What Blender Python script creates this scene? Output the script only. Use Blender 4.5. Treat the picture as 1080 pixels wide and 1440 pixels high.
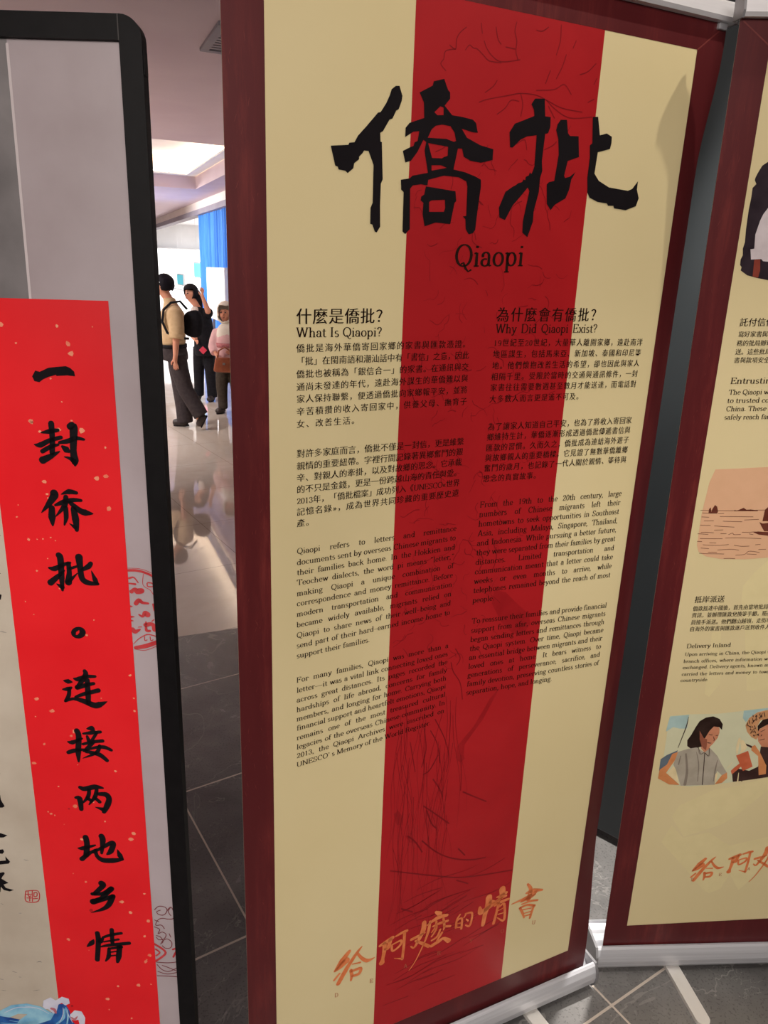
import bpy, bmesh, math, random
import numpy as np
from mathutils import Vector, Matrix
from mathutils.geometry import tessellate_polygon

for _o in list(bpy.data.objects):
    bpy.data.objects.remove(_o)
scene = bpy.context.scene
COL = scene.collection
R = math.radians

# ------------------------------------------------------------------ camera
cam_d = bpy.data.cameras.new('camera')
cam = bpy.data.objects.new('camera', cam_d)
COL.objects.link(cam)
cam_d.sensor_fit = 'VERTICAL'
cam_d.sensor_height = 36.0
cam_d.lens = 1045.0 / 1440.0 * 36.0
cam_d.clip_start = 0.02
cam_d.clip_end = 200
PITCH, ROLL, CAM_H = 0.3110345130074993, -0.03683752080405392, 1.71062307
_f = Vector((0, math.cos(PITCH), -math.sin(PITCH)))
_r = Vector((1, 0, 0))
_d = _f.cross(_r)
_c, _s = math.cos(ROLL), math.sin(ROLL)
_r2, _d2 = _c * _r + _s * _d, -_s * _r + _c * _d
_m = Matrix((_r2, -_d2, -_f)).transposed().to_4x4()
_m.translation = (0, 0, CAM_H)
cam.matrix_world = _m
scene.camera = cam

# ------------------------------------------------------------------ view, world, room lights
vs = scene.view_settings
scene.display_settings.display_device = 'sRGB'
vs.view_transform = 'Standard'
vs.look = 'None'
vs.gamma = 1.0
vs.use_curve_mapping = False
vs.exposure = 0.0

world = bpy.data.worlds.new('world')
scene.world = world
world.use_nodes = True
_bg = world.node_tree.nodes['Background']
_bg.inputs[0].default_value = (1.0, 0.90, 0.88, 1)
_bg.inputs[1].default_value = 0.48

def area_light(name, loc, aim, sx, sy, power, color=(1, 1, 1), spread=180):
    l = bpy.data.lights.new(name, 'AREA')
    l.shape = 'RECTANGLE'
    l.size, l.size_y = sx, sy
    l.energy = power
    l.color = color
    l.spread = R(spread)
    o = bpy.data.objects.new(name, l)
    COL.objects.link(o)
    o.location = loc
    o.rotation_euler = (Vector(aim) - Vector(loc)).to_track_quat('-Z', 'Y').to_euler()
    return o

def spot_light(name, loc, aim, power, angle, radius, color=(1, 1, 1), blend=0.5):
    l = bpy.data.lights.new(name, 'SPOT')
    l.energy = power
    l.spot_size = R(angle)
    l.spot_blend = blend
    l.shadow_soft_size = radius
    l.color = color
    o = bpy.data.objects.new(name, l)
    COL.objects.link(o)
    o.location = loc
    o.rotation_euler = (Vector(aim) - Vector(loc)).to_track_quat('-Z', 'Y').to_euler()
    return o

A235 = R(23.5)
E1 = Vector((math.cos(A235), math.sin(A235), 0))
E2 = Vector((-math.sin(A235), math.cos(A235), 0))
def ST(s, t, z=0.0):
    return E1 * s + E2 * t + Vector((0, 0, z))

# added soft front light, then recessed downlights over the stands
area_light('front_soft_light', (0.1, -2.3, 2.93), (0.1, 1.2, 0.7), 3.0, 1.6, 140, (1.0, 0.93, 0.87), 160)  # unseen soft light behind the camera, enlarged to flatten the lighting
spot_light('ceiling_downlight', (0.95, 1.19, 2.92), (0.60, 1.10, 0.0), 26, 125, 0.012, (1.0, 0.93, 0.82), 0.6)
spot_light('ceiling_downlight', (0.72, 1.72, 2.92), (0.68, 1.74, 0.0), 560, 32, 0.03, (1.0, 0.95, 0.90), 0.7)
spot_light('ceiling_downlight', (0.62, 0.45, 2.92), (0.80, 1.12, 0.0), 80, 56, 0.04, (1.0, 0.95, 0.89), 0.8)
spot_light('ceiling_downlight', (-0.78, 0.42, 2.92), (-0.64, 0.55, 0.0), 90, 54, 0.04, (1.0, 0.95, 0.93), 0.7)  # added to brighten the lower part of the poster
# added hall fill lights kept out of view, and the shop lamp
area_light('hall_fill_light', ST(-1.3, 7.6, 2.93), ST(-0.6, 9.0, 0.0), 1.2, 2.0, 170, (1.0, 0.94, 0.92), 110)
area_light('hall_fill_light', ST(0.4, 16.6, 2.93), ST(1.6, 15.4, 0.6), 1.6, 1.6, 380, (0.96, 0.96, 1.0))  # added to brighten the curtain and fascia, hidden behind the poster stand
area_light('hall_fill_light', ST(-1.5, 11.8, 3.45), ST(-0.6, 11.8, 0.0), 2.0, 3.5, 260, (1.0, 0.94, 0.92))
area_light('shop_lamp', ST(5.3, 22.0, 2.96), ST(5.3, 22.0, 0.0), 2.0, 5.0, 420, (0.96, 0.98, 1.0))

# ------------------------------------------------------------------ helpers
def srgb(r, g, b):
    def f(c):
        c /= 255.0
        return c / 12.92 if c <= 0.04045 else ((c + 0.055) / 1.055) ** 2.4
    return (f(r), f(g), f(b), 1.0)

class NT:
    """tiny wrapper for building node trees"""
    def __init__(self, name, rough=0.5, metal=0.0, spec=0.5):
        self.m = bpy.data.materials.new(name)
        self.m.use_nodes = True
        self.t = self.m.node_tree
        self.b = self.t.nodes['Principled BSDF']
        self.b.inputs['Roughness'].default_value = rough
        self.b.inputs['Metallic'].default_value = metal
        self.b.inputs['Specular IOR Level'].default_value = spec
    def n(self, kind, **kw):
        nd = self.t.nodes.new(kind)
        for k, v in kw.items():
            if k.startswith('i_'):
                nd.inputs[k[2:].replace('_', ' ')].default_value = v
            else:
                setattr(nd, k, v)
        return nd
    def l(self, a, b):
        self.t.links.new(a, b)
    def coord(self, scale=(1, 1, 1), kind='Object', rot=(0, 0, 0), loc=(0, 0, 0)):
        c = self.n('ShaderNodeTexCoord')
        mp = self.n('ShaderNodeMapping')
        mp.inputs['Scale'].default_value = scale
        mp.inputs['Rotation'].default_value = rot
        mp.inputs['Location'].default_value = loc
        self.l(c.outputs[kind], mp.inputs['Vector'])
        return mp.outputs['Vector']
    def noise(self, vec, scale, detail=4, rough=0.5, dist=0.0):
        nd = self.n('ShaderNodeTexNoise')
        nd.inputs['Scale'].default_value = scale
        nd.inputs['Detail'].default_value = detail
        nd.inputs['Roughness'].default_value = rough
        nd.inputs['Distortion'].default_value = dist
        self.l(vec, nd.inputs['Vector'])
        return nd.outputs['Fac']
    def ramp(self, fac, stops):
        r = self.n('ShaderNodeValToRGB')
        e = r.color_ramp.elements
        while len(e) < len(stops):
            e.new(0.5)
        for i, (p, c) in enumerate(stops):
            e[i].position = p
            e[i].color = c if len(c) == 4 else (*c, 1)
        self.l(fac, r.inputs['Fac'])
        return r.outputs['Color']
    def mix(self, fac, a, b):
        m = self.n('ShaderNodeMix', data_type='RGBA')
        for sock, v in ((m.inputs[0], fac), (m.inputs[6], a), (m.inputs[7], b)):
            if hasattr(v, 'is_linked') or hasattr(v, 'links'):
                self.l(v, sock)
            else:
                sock.default_value = v
        return m.outputs[2]
    def math(self, op, a, b=None):
        m = self.n('ShaderNodeMath', operation=op)
        for i, v in enumerate((a, b)):
            if v is None:
                continue
            if hasattr(v, 'links'):
                self.l(v, m.inputs[i])
            else:
                m.inputs[i].default_value = v
        return m.outputs[0]
    def color(self, c):
        if hasattr(c, 'links'):
            self.l(c, self.b.inputs['Base Color'])
        else:
            self.b.inputs['Base Color'].default_value = c
        return self
    def bump(self, fac, strength=0.2, dist=0.01):
        b = self.n('ShaderNodeBump')
        b.inputs['Strength'].default_value = strength
        b.inputs['Distance'].default_value = dist
        self.l(fac, b.inputs['Height'])
        self.l(b.outputs['Normal'], self.b.inputs['Normal'])
        return self

def mottled(name, c1, c2, scale=8, rough=0.5, spec=0.4, metal=0.0, stretch=(1, 1, 1), detail=4, lo=0.35, hi=0.65):
    t = NT(name, rough, metal, spec)
    f = t.noise(t.coord(stretch), scale, detail)
    t.color(t.ramp(f, [(lo, c1), (hi, c2)]))
    return t.m

def emit(name, c, strength):
    t = NT(name, 0.5)
    f = t.noise(t.coord(), 1.5, 2)
    cc = t.ramp(f, [(0.3, c), (0.7, tuple(min(1, x * 1.06) for x in c[:3]) + (1,))])
    t.l(cc, t.b.inputs['Emission Color'])
    t.color(cc)
    t.b.inputs['Emission Strength'].default_value = strength
    return t.m

def link(o, parent=None):
    COL.objects.link(o)
    if parent is not None:
        o.parent = parent
    return o

def mesh_obj(name, verts, faces, mat, parent=None, smooth=False):
    me = bpy.data.meshes.new(name)
    me.from_pydata([tuple(v) for v in verts], [], [tuple(f) for f in faces])
    me.update()
    if mat is not None:
        me.materials.append(mat)
    if smooth:
        me.polygons.foreach_set('use_smooth', [True] * len(me.polygons))
    return link(bpy.data.objects.new(name, me), parent)

def bm_obj(name, bm, mat, parent=None, smooth=False):
    me = bpy.data.meshes.new(name)
    bmesh.ops.recalc_face_normals(bm, faces=bm.faces)
    bm.to_mesh(me)
    bm.free()
    if mat is not None:
        me.materials.append(mat)
    if smooth:
        me.polygons.foreach_set('use_smooth', [True] * len(me.polygons))
    return link(bpy.data.objects.new(name, me), parent)

def empty(name, loc=(0, 0, 0), rz=0.0):
    o = bpy.data.objects.new(name, None)
    o.empty_display_size = 0.1
    COL.objects.link(o)
    o.location = loc
    o.rotation_euler = (0, 0, rz)
    return o

def tag(o, label=None, cat=None, group=None, kind=None):
    for k, v in (('label', label), ('category', cat), ('group', group), ('kind', kind)):
        if v:
            o[k] = v
    return o

def add_box(bm, lo, hi, bevel=0.0, seg=2):
    r = bmesh.ops.create_cube(bm, size=1.0)
    vs_ = r['verts']
    c = [(a + b) / 2 for a, b in zip(lo, hi)]
    d = [b - a for a, b in zip(lo, hi)]
    for v in vs_:
        v.co = Vector((c[0] + v.co.x * d[0], c[1] + v.co.y * d[1], c[2] + v.co.z * d[2]))
    if bevel:
        es = list({e for v in vs_ for e in v.link_edges})
        bmesh.ops.bevel(bm, geom=es, offset=bevel, segments=seg, affect='EDGES', profile=0.5)

def box_obj(name, lo, hi, mat, parent=None, bevel=0.0):
    bm = bmesh.new()
    add_box(bm, lo, hi, bevel)
    return bm_obj(name, bm, mat, parent)

def add_tube(bm, pts, rad, seg=10):
    pts = [Vector(p) for p in pts]
    rings = []
    for i, p in enumerate(pts):
        a = pts[max(i - 1, 0)]
        b = pts[min(i + 1, len(pts) - 1)]
        t = (b - a).normalized()
        x = t.orthogonal().normalized() if i == 0 else (x - t * x.dot(t)).normalized()
        y = t.cross(x)
        r = rad[i] if isinstance(rad, (list, tuple)) else rad
        rings.append([bm.verts.new(p + (x * math.cos(2 * math.pi * k / seg) + y * math.sin(2 * math.pi * k / seg)) * r) for k in range(seg)])
    for r1, r2 in zip(rings, rings[1:]):
        for k in range(seg):
            bm.faces.new((r1[k], r1[(k + 1) % seg], r2[(k + 1) % seg], r2[k]))
    bm.faces.new(rings[0][::-1])
    bm.faces.new(rings[-1])

def extrude_profile(bm, prof, u0, u1):
    """prof: closed list of (n, z); extruded along local x from u0 to u1"""
    a = [bm.verts.new((u0, n, z)) for n, z in prof]
    b = [bm.verts.new((u1, n, z)) for n, z in prof]
    k = len(prof)
    for i in range(k):
        bm.faces.new((a[i], a[(i + 1) % k], b[(i + 1) % k], b[i]))
    bm.faces.new(a)
    bm.faces.new(b[::-1])

# --- printed shapes -------------------------------------------------------
class Print:
    """collects flat printed shapes lying on a stand's graphic plane (x = u, z = v)"""
    def __init__(self):
        self.v, self.f = [], []
    def poly(self, loop, holes=()):
        loops = [[Vector((x, y, 0)) for x, y in l] for l in [loop, *holes]]
        tris = tessellate_polygon(loops)
        b = len(self.v)
        for l in loops:
            self.v += [(p.x, p.y) for p in l]
        self.f += [tuple(b + i for i in t) for t in tris]
    def stroke(self, pts, smooth=True):
        """brush stroke: pts = (u, v, width)"""
        P = [np.array(p, float) for p in pts]
        if smooth and len(P) > 2:
            Q = []
            for i in range(len(P) - 1):
                p0, p1, p2, p3 = P[max(i - 1, 0)], P[i], P[i + 1], P[min(i + 2, len(P) - 1)]
                for k in range(5):
                    t = k / 5
                    q = 0.5 * (2 * p1 + (p2 - p0) * t + (2 * p0 - 5 * p1 + 4 * p2 - p3) * t * t + (3 * p1 - p0 - 3 * p2 + p3) * t ** 3)
                    q[2] = p1[2] + (p2[2] - p1[2]) * t
                    Q.append(q)
            P = Q + [P[-1]]
        b = len(self.v)
        n = len(P)
        for i in range(n):
            d = P[min(i + 1, n - 1)][:2] - P[max(i - 1, 0)][:2]
            d = d / (np.hypot(*d) + 1e-12)
            nn = np.array((-d[1], d[0])) * P[i][2] / 2
            self.v += [tuple(P[i][:2] + nn), tuple(P[i][:2] - nn)]
        for i in range(n - 1):
            self.f.append((b + 2 * i, b + 2 * i + 1, b + 2 * i + 3, b + 2 * i + 2))
        for c, s in ((P[0], -1), (P[-1], 1)):          # soft brush ends
            if c[2] <= 0:
                continue
            q = P[1] if s < 0 else P[-2]
            d = c[:2] - q[:2]
            a0 = math.atan2(d[1], d[0])
            bb = len(self.v)
            for k in range(7):
                a = a0 - math.pi / 2 + math.pi * k / 6
                self.v.append((c[0] + math.cos(a) * c[2] / 2, c[1] + math.sin(a) * c[2] / 2))
            self.f.append(tuple(range(bb, bb + 7)))
    def tris(self, v, f):
        b = len(self.v)
        self.v += v
        self.f += [tuple(b + i for i in t) for t in f]
    def add(self, items, fn=lambda u, v: (u, v), ws=1.0):
        for it in items:
            g = lambda l: [fn(l[i] * 1e-4, l[i + 1] * 1e-4) for i in range(0, len(l), 2)]
            if it[0] == 'p':
                self.poly(g(it[1]), [g(h) for h in it[2]])
            else:
                l = it[1]
                self.stroke([fn(l[i] * 1e-4, l[i + 1] * 1e-4) + (l[i + 2] * 1e-4 * ws,) for i in range(0, len(l), 3)])
        return self
    def build(self, name, mat, parent, layer, bend=None):
        off = -0.0003 * layer
        vv = []
        for u, v in self.v:
            if bend:
                u, n = bend(u, v)
            else:
                n = 0.0
            vv.append((u, n + off, v))
        return mesh_obj(name, vv, self.f, mat, parent)

# --- serif letters drawn with a broad pen -----------------------------------
def _arc(cx, cy, rx, ry, a0, a1, n=12):
    return [(cx + rx * math.cos(R(a0 + (a1 - a0) * i / n)), cy + ry * math.sin(R(a0 + (a1 - a0) * i / n))) for i in range(n + 1)]
def _stem(x, y0, y1, ser=''):
    out = [[(x, y0), (x, y1)]]
    if 'b' in ser: out.append([(x - .1, y0 + .012), (x + .1, y0 + .012)])
    if 'l' in ser: out.append([(x - .1, y1 - .03), (x, y1 - .005)])
    if 't' in ser: out.append([(x - .1, y1 - .012), (x + .1, y1 - .012)])
    if 'r' in ser: out.append([(x, y0 + .012), (x + .1, y0 + .012)])
    return out
def _dot(x, y, r=.05):
    return [[(x - r * .6, y), (x, y + r * .1), (x + r * .6, y)]] + [[(x, y - r * .7), (x, y + r * .7)]]
def _bar(x0, x1, y): return [[(x0, y), (x1, y)]]
GLY = {
 'a': (.47, [_arc(.215, .31, .13, .14, 165, 0), *_stem(.345, .05, .31), [(.345, .06), (.38, .015), (.45, .03)], _arc(.2, .125, .135, .115, 60, 340)] + _dot(.1, .33)),
 'b': (.51, _stem(.11, .02, .7, 'l') + [_arc(.27, .225, .165, .215, 180, -180)]),
 'c': (.45, [_arc(.25, .225, .175, .215, 50, 320)] + _dot(.37, .36)),
 'd': (.53, _stem(.4, .0, .7, 'lr') + [_arc(.235, .225, .165, .215, 0, 360)]),
 'e': (.46, [_arc(.24, .225, .175, .215, 0, 320), *_bar(.08, .41, .24)]),
 'f': (.33, _stem(.15, 0, .56, 'b') + [_arc(.27, .56, .12, .13, 180, 60), *_bar(.03, .29, .44)] + _dot(.34, .65)),
 'g': (.48, [_arc(.22, .3, .14, .14, 0, 360), _arc(.23, -.1, .18, .1, 0, 360), [(.13, .18), (.09, .1), (.16, .04), (.32, .02)], [(.33, .4), (.4, .44), (.45, .43)]]),
 'h': (.56, _stem(.12, 0, .7, 'bl') + [_arc(.27, .28, .14, .155, 165, 0), *_stem(.41, 0, .28, 'b')]),
 'i': (.28, _stem(.14, 0, .44, 'bl') + _dot(.14, .62)),
 'j': (.28, _stem(.15, -.1, .44, 'l') + [_arc(.06, -.1, .09, .1, 0, -130)] + _dot(.15, .62)),
 'k': (.54, _stem(.12, 0, .7, 'bl') + [[(.14, .2), (.4, .43)], [(.24, .28), (.45, .02)], *_bar(.33, .49, .43), *_bar(.36, .54, .012)]),
 'l': (.28, _stem(.14, 0, .7, 'bl')),
 'm': (.82, _stem(.12, 0, .44, 'bl') + [_arc(.255, .29, .13, .145, 165, 0), *_stem(.385, 0, .29, 'b'), _arc(.53, .29, .135, .145, 165, 0), *_stem(.665, 0, .29, 'b')]),
 'n': (.56, _stem(.12, 0, .44, 'bl') + [_arc(.27, .29, .14, .145, 165, 0), *_stem(.41, 0, .29, 'b')]),
 'o': (.5, [_arc(.25, .225, .18, .215, 0, 360, 18)]),
 'p': (.53, _stem(.12, -.2, .44, 'bl') + [_arc(.28, .225, .165, .215, 180, -180)]),
 'q': (.51, _stem(.39, -.2, .44, 'b') + [_arc(.235, .225, .16, .215, 0, 360)]),
 'r': (.4, _stem(.13, 0, .44, 'bl') + [_arc(.26, .28, .13, .155, 170, 60)] + _dot(.35, .38)),
 's': (.4, [_arc(.2, .325, .115, .115, 40, 250) + _arc(.19, .115, .13, .115, 70, -150)]),
 't': (.34, [[(.15, .58), (.15, .1)], _arc(.24, .1, .09, .09, 180, 320), *_bar(.02, .3, .43)]),
 'u': (.56, _stem(.12, .14, .44, 'l') + [_arc(.26, .14, .14, .13, 180, 345), *_stem(.41, .0, .44, 'lr')]),
 'v': (.48, [[(.08, .42), (.24, .01)], [(.25, .01), (.41, .42)], *_bar(.0, .17, .43), *_bar(.32, .49, .43)]),
 'w': (.7, [[(.08, .42), (.21, .01)], [(.22, .01), (.35, .42)], [(.35, .42), (.48, .01)], [(.49, .01), (.62, .42)], *_bar(0, .17, .43), *_bar(.53, .7, .43)]),
 'x': (.48, [[(.08, .42), (.4, .01)], [(.4, .42), (.08, .01)], *_bar(.0, .17, .43), *_bar(.32, .48, .43), *_bar(0, .16, .012), *_bar(.31, .49, .012)]),
 'y': (.48, [[(.08, .42), (.25, .03)], [(.42, .42), (.2, -.1), (.1, -.19)], *_bar(.0, .17, .43), *_bar(.32, .49, .43)] + _dot(.08, -.17)),
 'A': (.7, [[(.08, .01), (.34, .69)], [(.34, .69), (.6, .01)], *_bar(.17, .5, .22), *_bar(0, .18, .012), *_bar(.48, .7, .012)]),
 'B': (.64, _stem(.13, .01, .69, 'bt') + [[(.13, .69), (.33, .69)] + _arc(.33, .53, .17, .155, 90, -90) + [(.13, .375)], [(.33, .375)] + _arc(.36, .19, .19, .18, 90, -90) + [(.13, .01)]]),
 'C': (.68, [_arc(.36, .35, .27, .34, 45, 318, 18), *_stem(.56, .48, .69)]),
 'D': (.72, _stem(.13, .01, .69, 'bt') + [[(.13, .69), (.33, .69)] + _arc(.35, .35, .28, .34, 88, -88, 14) + [(.13, .01)]]),
 'E': (.63, _stem(.13, .01, .69, 'bt') + [*_bar(.05, .53, .68), *_bar(.05, .56, .015), *_bar(.13, .4, .36), *_stem(.53, .55, .68), *_stem(.56, .02, .15), *_stem(.4, .28, .44)]),
 'F': (.6, _stem(.13, .01, .69, 'bt') + [*_bar(.05, .53, .68), *_bar(.13, .4, .36), *_stem(.53, .55, .68), *_stem(.4, .28, .44)]),
 'H': (.76, _stem(.13, .01, .69, 'bt') + _stem(.6, .01, .69, 'bt') + _bar(.13, .6, .36)),
 'I': (.36, _stem(.17, .01, .69, 'bt')),
 'L': (.6, _stem(.13, .01, .69, 'bt') + [*_bar(.05, .53, .015), *_stem(.53, .02, .16)]),
 'M': (.86, _stem(.12, .01, .69, 'b') + [[(.12, .69), (.41, .02)], [(.41, .02), (.7, .69)], *_stem(.72, .01, .69, 'bt'), *_bar(.02, .14, .68)]),
 'N': (.74, [[(.12, .01), (.12, .69)], [(.12, .69), (.6, .02)], [(.61, .01), (.61, .69)], *_bar(.03, .21, .012), *_bar(.02, .14, .68), *_bar(.52, .7, .68)]),
 'O': (.72, [_arc(.36, .35, .285, .34, 0, 360, 22)]),
 'P': (.62, _stem(.13, .01, .69, 'bt') + [[(.13, .69), (.33, .69)] + _arc(.35, .51, .19, .175, 90, -90) + [(.13, .335)]]),
 'Q': (.72, [_arc(.36, .35, .285, .34, 0, 360, 22), [(.26, .08), (.36, .12), (.45, -.06), (.56, -.16), (.68, -.1)]]),
 'R': (.7, _stem(.13, .01, .69, 'bt') + [[(.13, .69), (.33, .69)] + _arc(.35, .525, .18, .165, 90, -90) + [(.13, .36)], [(.36, .36), (.48, .3), (.52, .06), (.62, .01), (.68, .05)]]),
 'S': (.55, [_arc(.28, .525, .17, .165, 40, 250) + _arc(.26, .185, .19, .175, 75, -155), *_stem(.46, .52, .66), *_stem(.07, .04, .2)]),
 'T': (.66, _stem(.33, .01, .69, 'b') + [*_bar(.05, .61, .68), *_stem(.05, .52, .68), *_stem(.61, .52, .68)]),
 'U': (.74, _stem(.13, .22, .69, 't') + [_arc(.36, .22, .23, .21, 180, 360), *_stem(.59, .22, .69, 't')]),
 'W': (.98, [[(.1, .68), (.28, .01)], [(.29, .01), (.48, .68)], [(.48, .68), (.66, .01)], [(.67, .01), (.86, .68)], *_bar(0, .2, .68), *_bar(.38, .56, .68), *_bar(.76, .97, .68)]),
 'Y': (.7, [[(.1, .68), (.34, .33)], [(.34, .33), (.58, .68)], *_stem(.34, .01, .34, 'b'), *_bar(0, .2, .68), *_bar(.47, .69, .68)]),
 '0': (.5, [_arc(.25, .335, .175, .325, 0, 360, 18)]),
 '1': (.5, _stem(.25, .01, .66, 'b') + [[(.14, .58), (.25, .65)]]),
 '2': (.5, [_arc(.25, .48, .16, .17, 160, -20) + [(.08, .03)], *_bar(.08, .43, .03), *_stem(.43, .04, .12)] + _dot(.12, .5)),
 '3': (.5, [_arc(.23, .5, .15, .15, 150, -80) + _arc(.23, .175, .18, .165, 85, -150)] + _dot(.1, .53) + _dot(.09, .14)),
 '9': (.5, [_arc(.25, .45, .17, .2, 0, 360), _arc(.2, .38, .22, .36, 10, -80)] + _dot(.12, .06)),
 '.': (.26, _dot(.1, .05)), ',': (.26, _dot(.1, .05) + [[(.13, .04), (.07, -.1)]]),
 '?': (.46, [_arc(.22, .53, .15, .15, 170, -40) + [(.22, .3), (.22, .19)]] + _dot(.22, .05) + _dot(.1, .55)),
 '“': (.42, _dot(.12, .58) + _dot(.29, .58) + [[(.1, .59), (.16, .69)], [(.27, .59), (.33, .69)]]),
 '”': (.42, _dot(.12, .64) + _dot(.29, .64) + [[(.15, .63), (.09, .53)], [(.32, .63), (.26, .53)]]),
 '’': (.25, _dot(.12, .64) + [[(.15, .63), (.09, .53)]]),
 '—': (.95, _bar(.03, .92, .24)), '-': (.5, _bar(.06, .42, .24)), ' ': (.26, []),
 '«': (.5, [[(.24, .4), (.08, .22), (.24, .05)], [(.42, .4), (.26, .22), (.42, .05)]]),
 '»': (.5, [[(.08, .4), (.24, .22), (.08, .05)], [(.26, .4), (.42, .22), (.26, .05)]]),
}
def _pen(polys, a=.054, b=.022):
    vv, ff = [], []
    for P in polys:
        P = [np.array(p, float) for p in P]
        n = len(P)
        base = len(vv)
        closed = n > 4 and np.hypot(*(P[0] - P[-1])) < 1e-6
        for i in range(n):
            if closed:
                d = P[(i + 1) % (n - 1)] - P[(i - 1) % (n - 1)]
            else:
                d = P[min(i + 1, n - 1)] - P[max(i - 1, 0)]
            d = d / (np.hypot(*d) + 1e-12)
            nn = np.array((-d[1], d[0]))
            w = math.hypot(a * nn[0], b * nn[1])
            vv += [tuple(P[i] + nn * w), tuple(P[i] - nn * w)]
        for i in range(n - 1):
            ff.append((base + 2 * i, base + 2 * i + 1, base + 2 * i + 3, base + 2 * i + 2))
    return vv, ff
GLYM = {k: (adv, *_pen(p)) for k, (adv, p) in GLY.items()}

# --- Chinese characters come from the text object's own outlines -------------
_tc = bpy.data.curves.new('lettering', 'FONT')
_tc.resolution_u = 2
_tc.offset = -0.004
_to = link(bpy.data.objects.new('lettering', _tc))
_cjk = {}
def cjk(ch):
    if ch not in _cjk:
        _tc.body = ch
        bpy.context.view_layer.update()
        dg = bpy.context.evaluated_depsgraph_get()
        me = bpy.data.meshes.new_from_object(_to.evaluated_get(dg))
        v = [(p.co.x, p.co.y) for p in me.vertices]
        f = [tuple(p.vertices) for p in me.polygons]
        bpy.data.meshes.remove(me)
        n = len(v)
        _cjk[ch] = ([(x - .017, y) for x, y in v] + [(x + .017, y) for x, y in v], f + [tuple(i + n for i in t) for t in f])
    return _cjk[ch]
def is_cjk(ch): return ord(ch) > 0x2E7F

def set_line(pr, line, em, extra=None, fit=True):
    txt, ul, vl, ur, vr = line
    han = any(is_cjk(c) for c in txt)
    if han:
        vl, vr = vl + .08 * em, vr + .08 * em
    adv = [em if is_cjk(c) else GLYM[c][0] * em for c in txt]
    W = ur - ul
    nat = sum(adv)
    sq = 1.0
    if fit:
        if han:
            extra = (W - nat) / max(len(txt) - 1, 1)
            adv = [a + extra for a in adv]
        else:
            ns = txt.count(' ')
            need = W - nat
            if ns and need / ns > -.1 * em and ns > 2:
                adv = [a + (need / ns if c == ' ' else 0) for a, c in zip(adv, txt)]
            else:
                sq = W / nat
                adv = [a * sq for a in adv]
    elif han:
        adv = [a + (extra or 0) for a in adv]
    x = 0.0
    for c, a in zip(txt, adv):
        if is_cjk(c):
            gv, gf = cjk(c)
            sx = em * min(1.0, max(.75, a / em))
        else:
            _, gv, gf = GLYM[c]
            sx = em * sq
        y0 = vl + (vr - vl) * x / W
        sl = (vr - vl) / W
        pr.tris([(ul + x + px * sx, y0 + py * em + px * sx * sl) for px, py in gv], gf)
        x += a
    return extra

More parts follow.
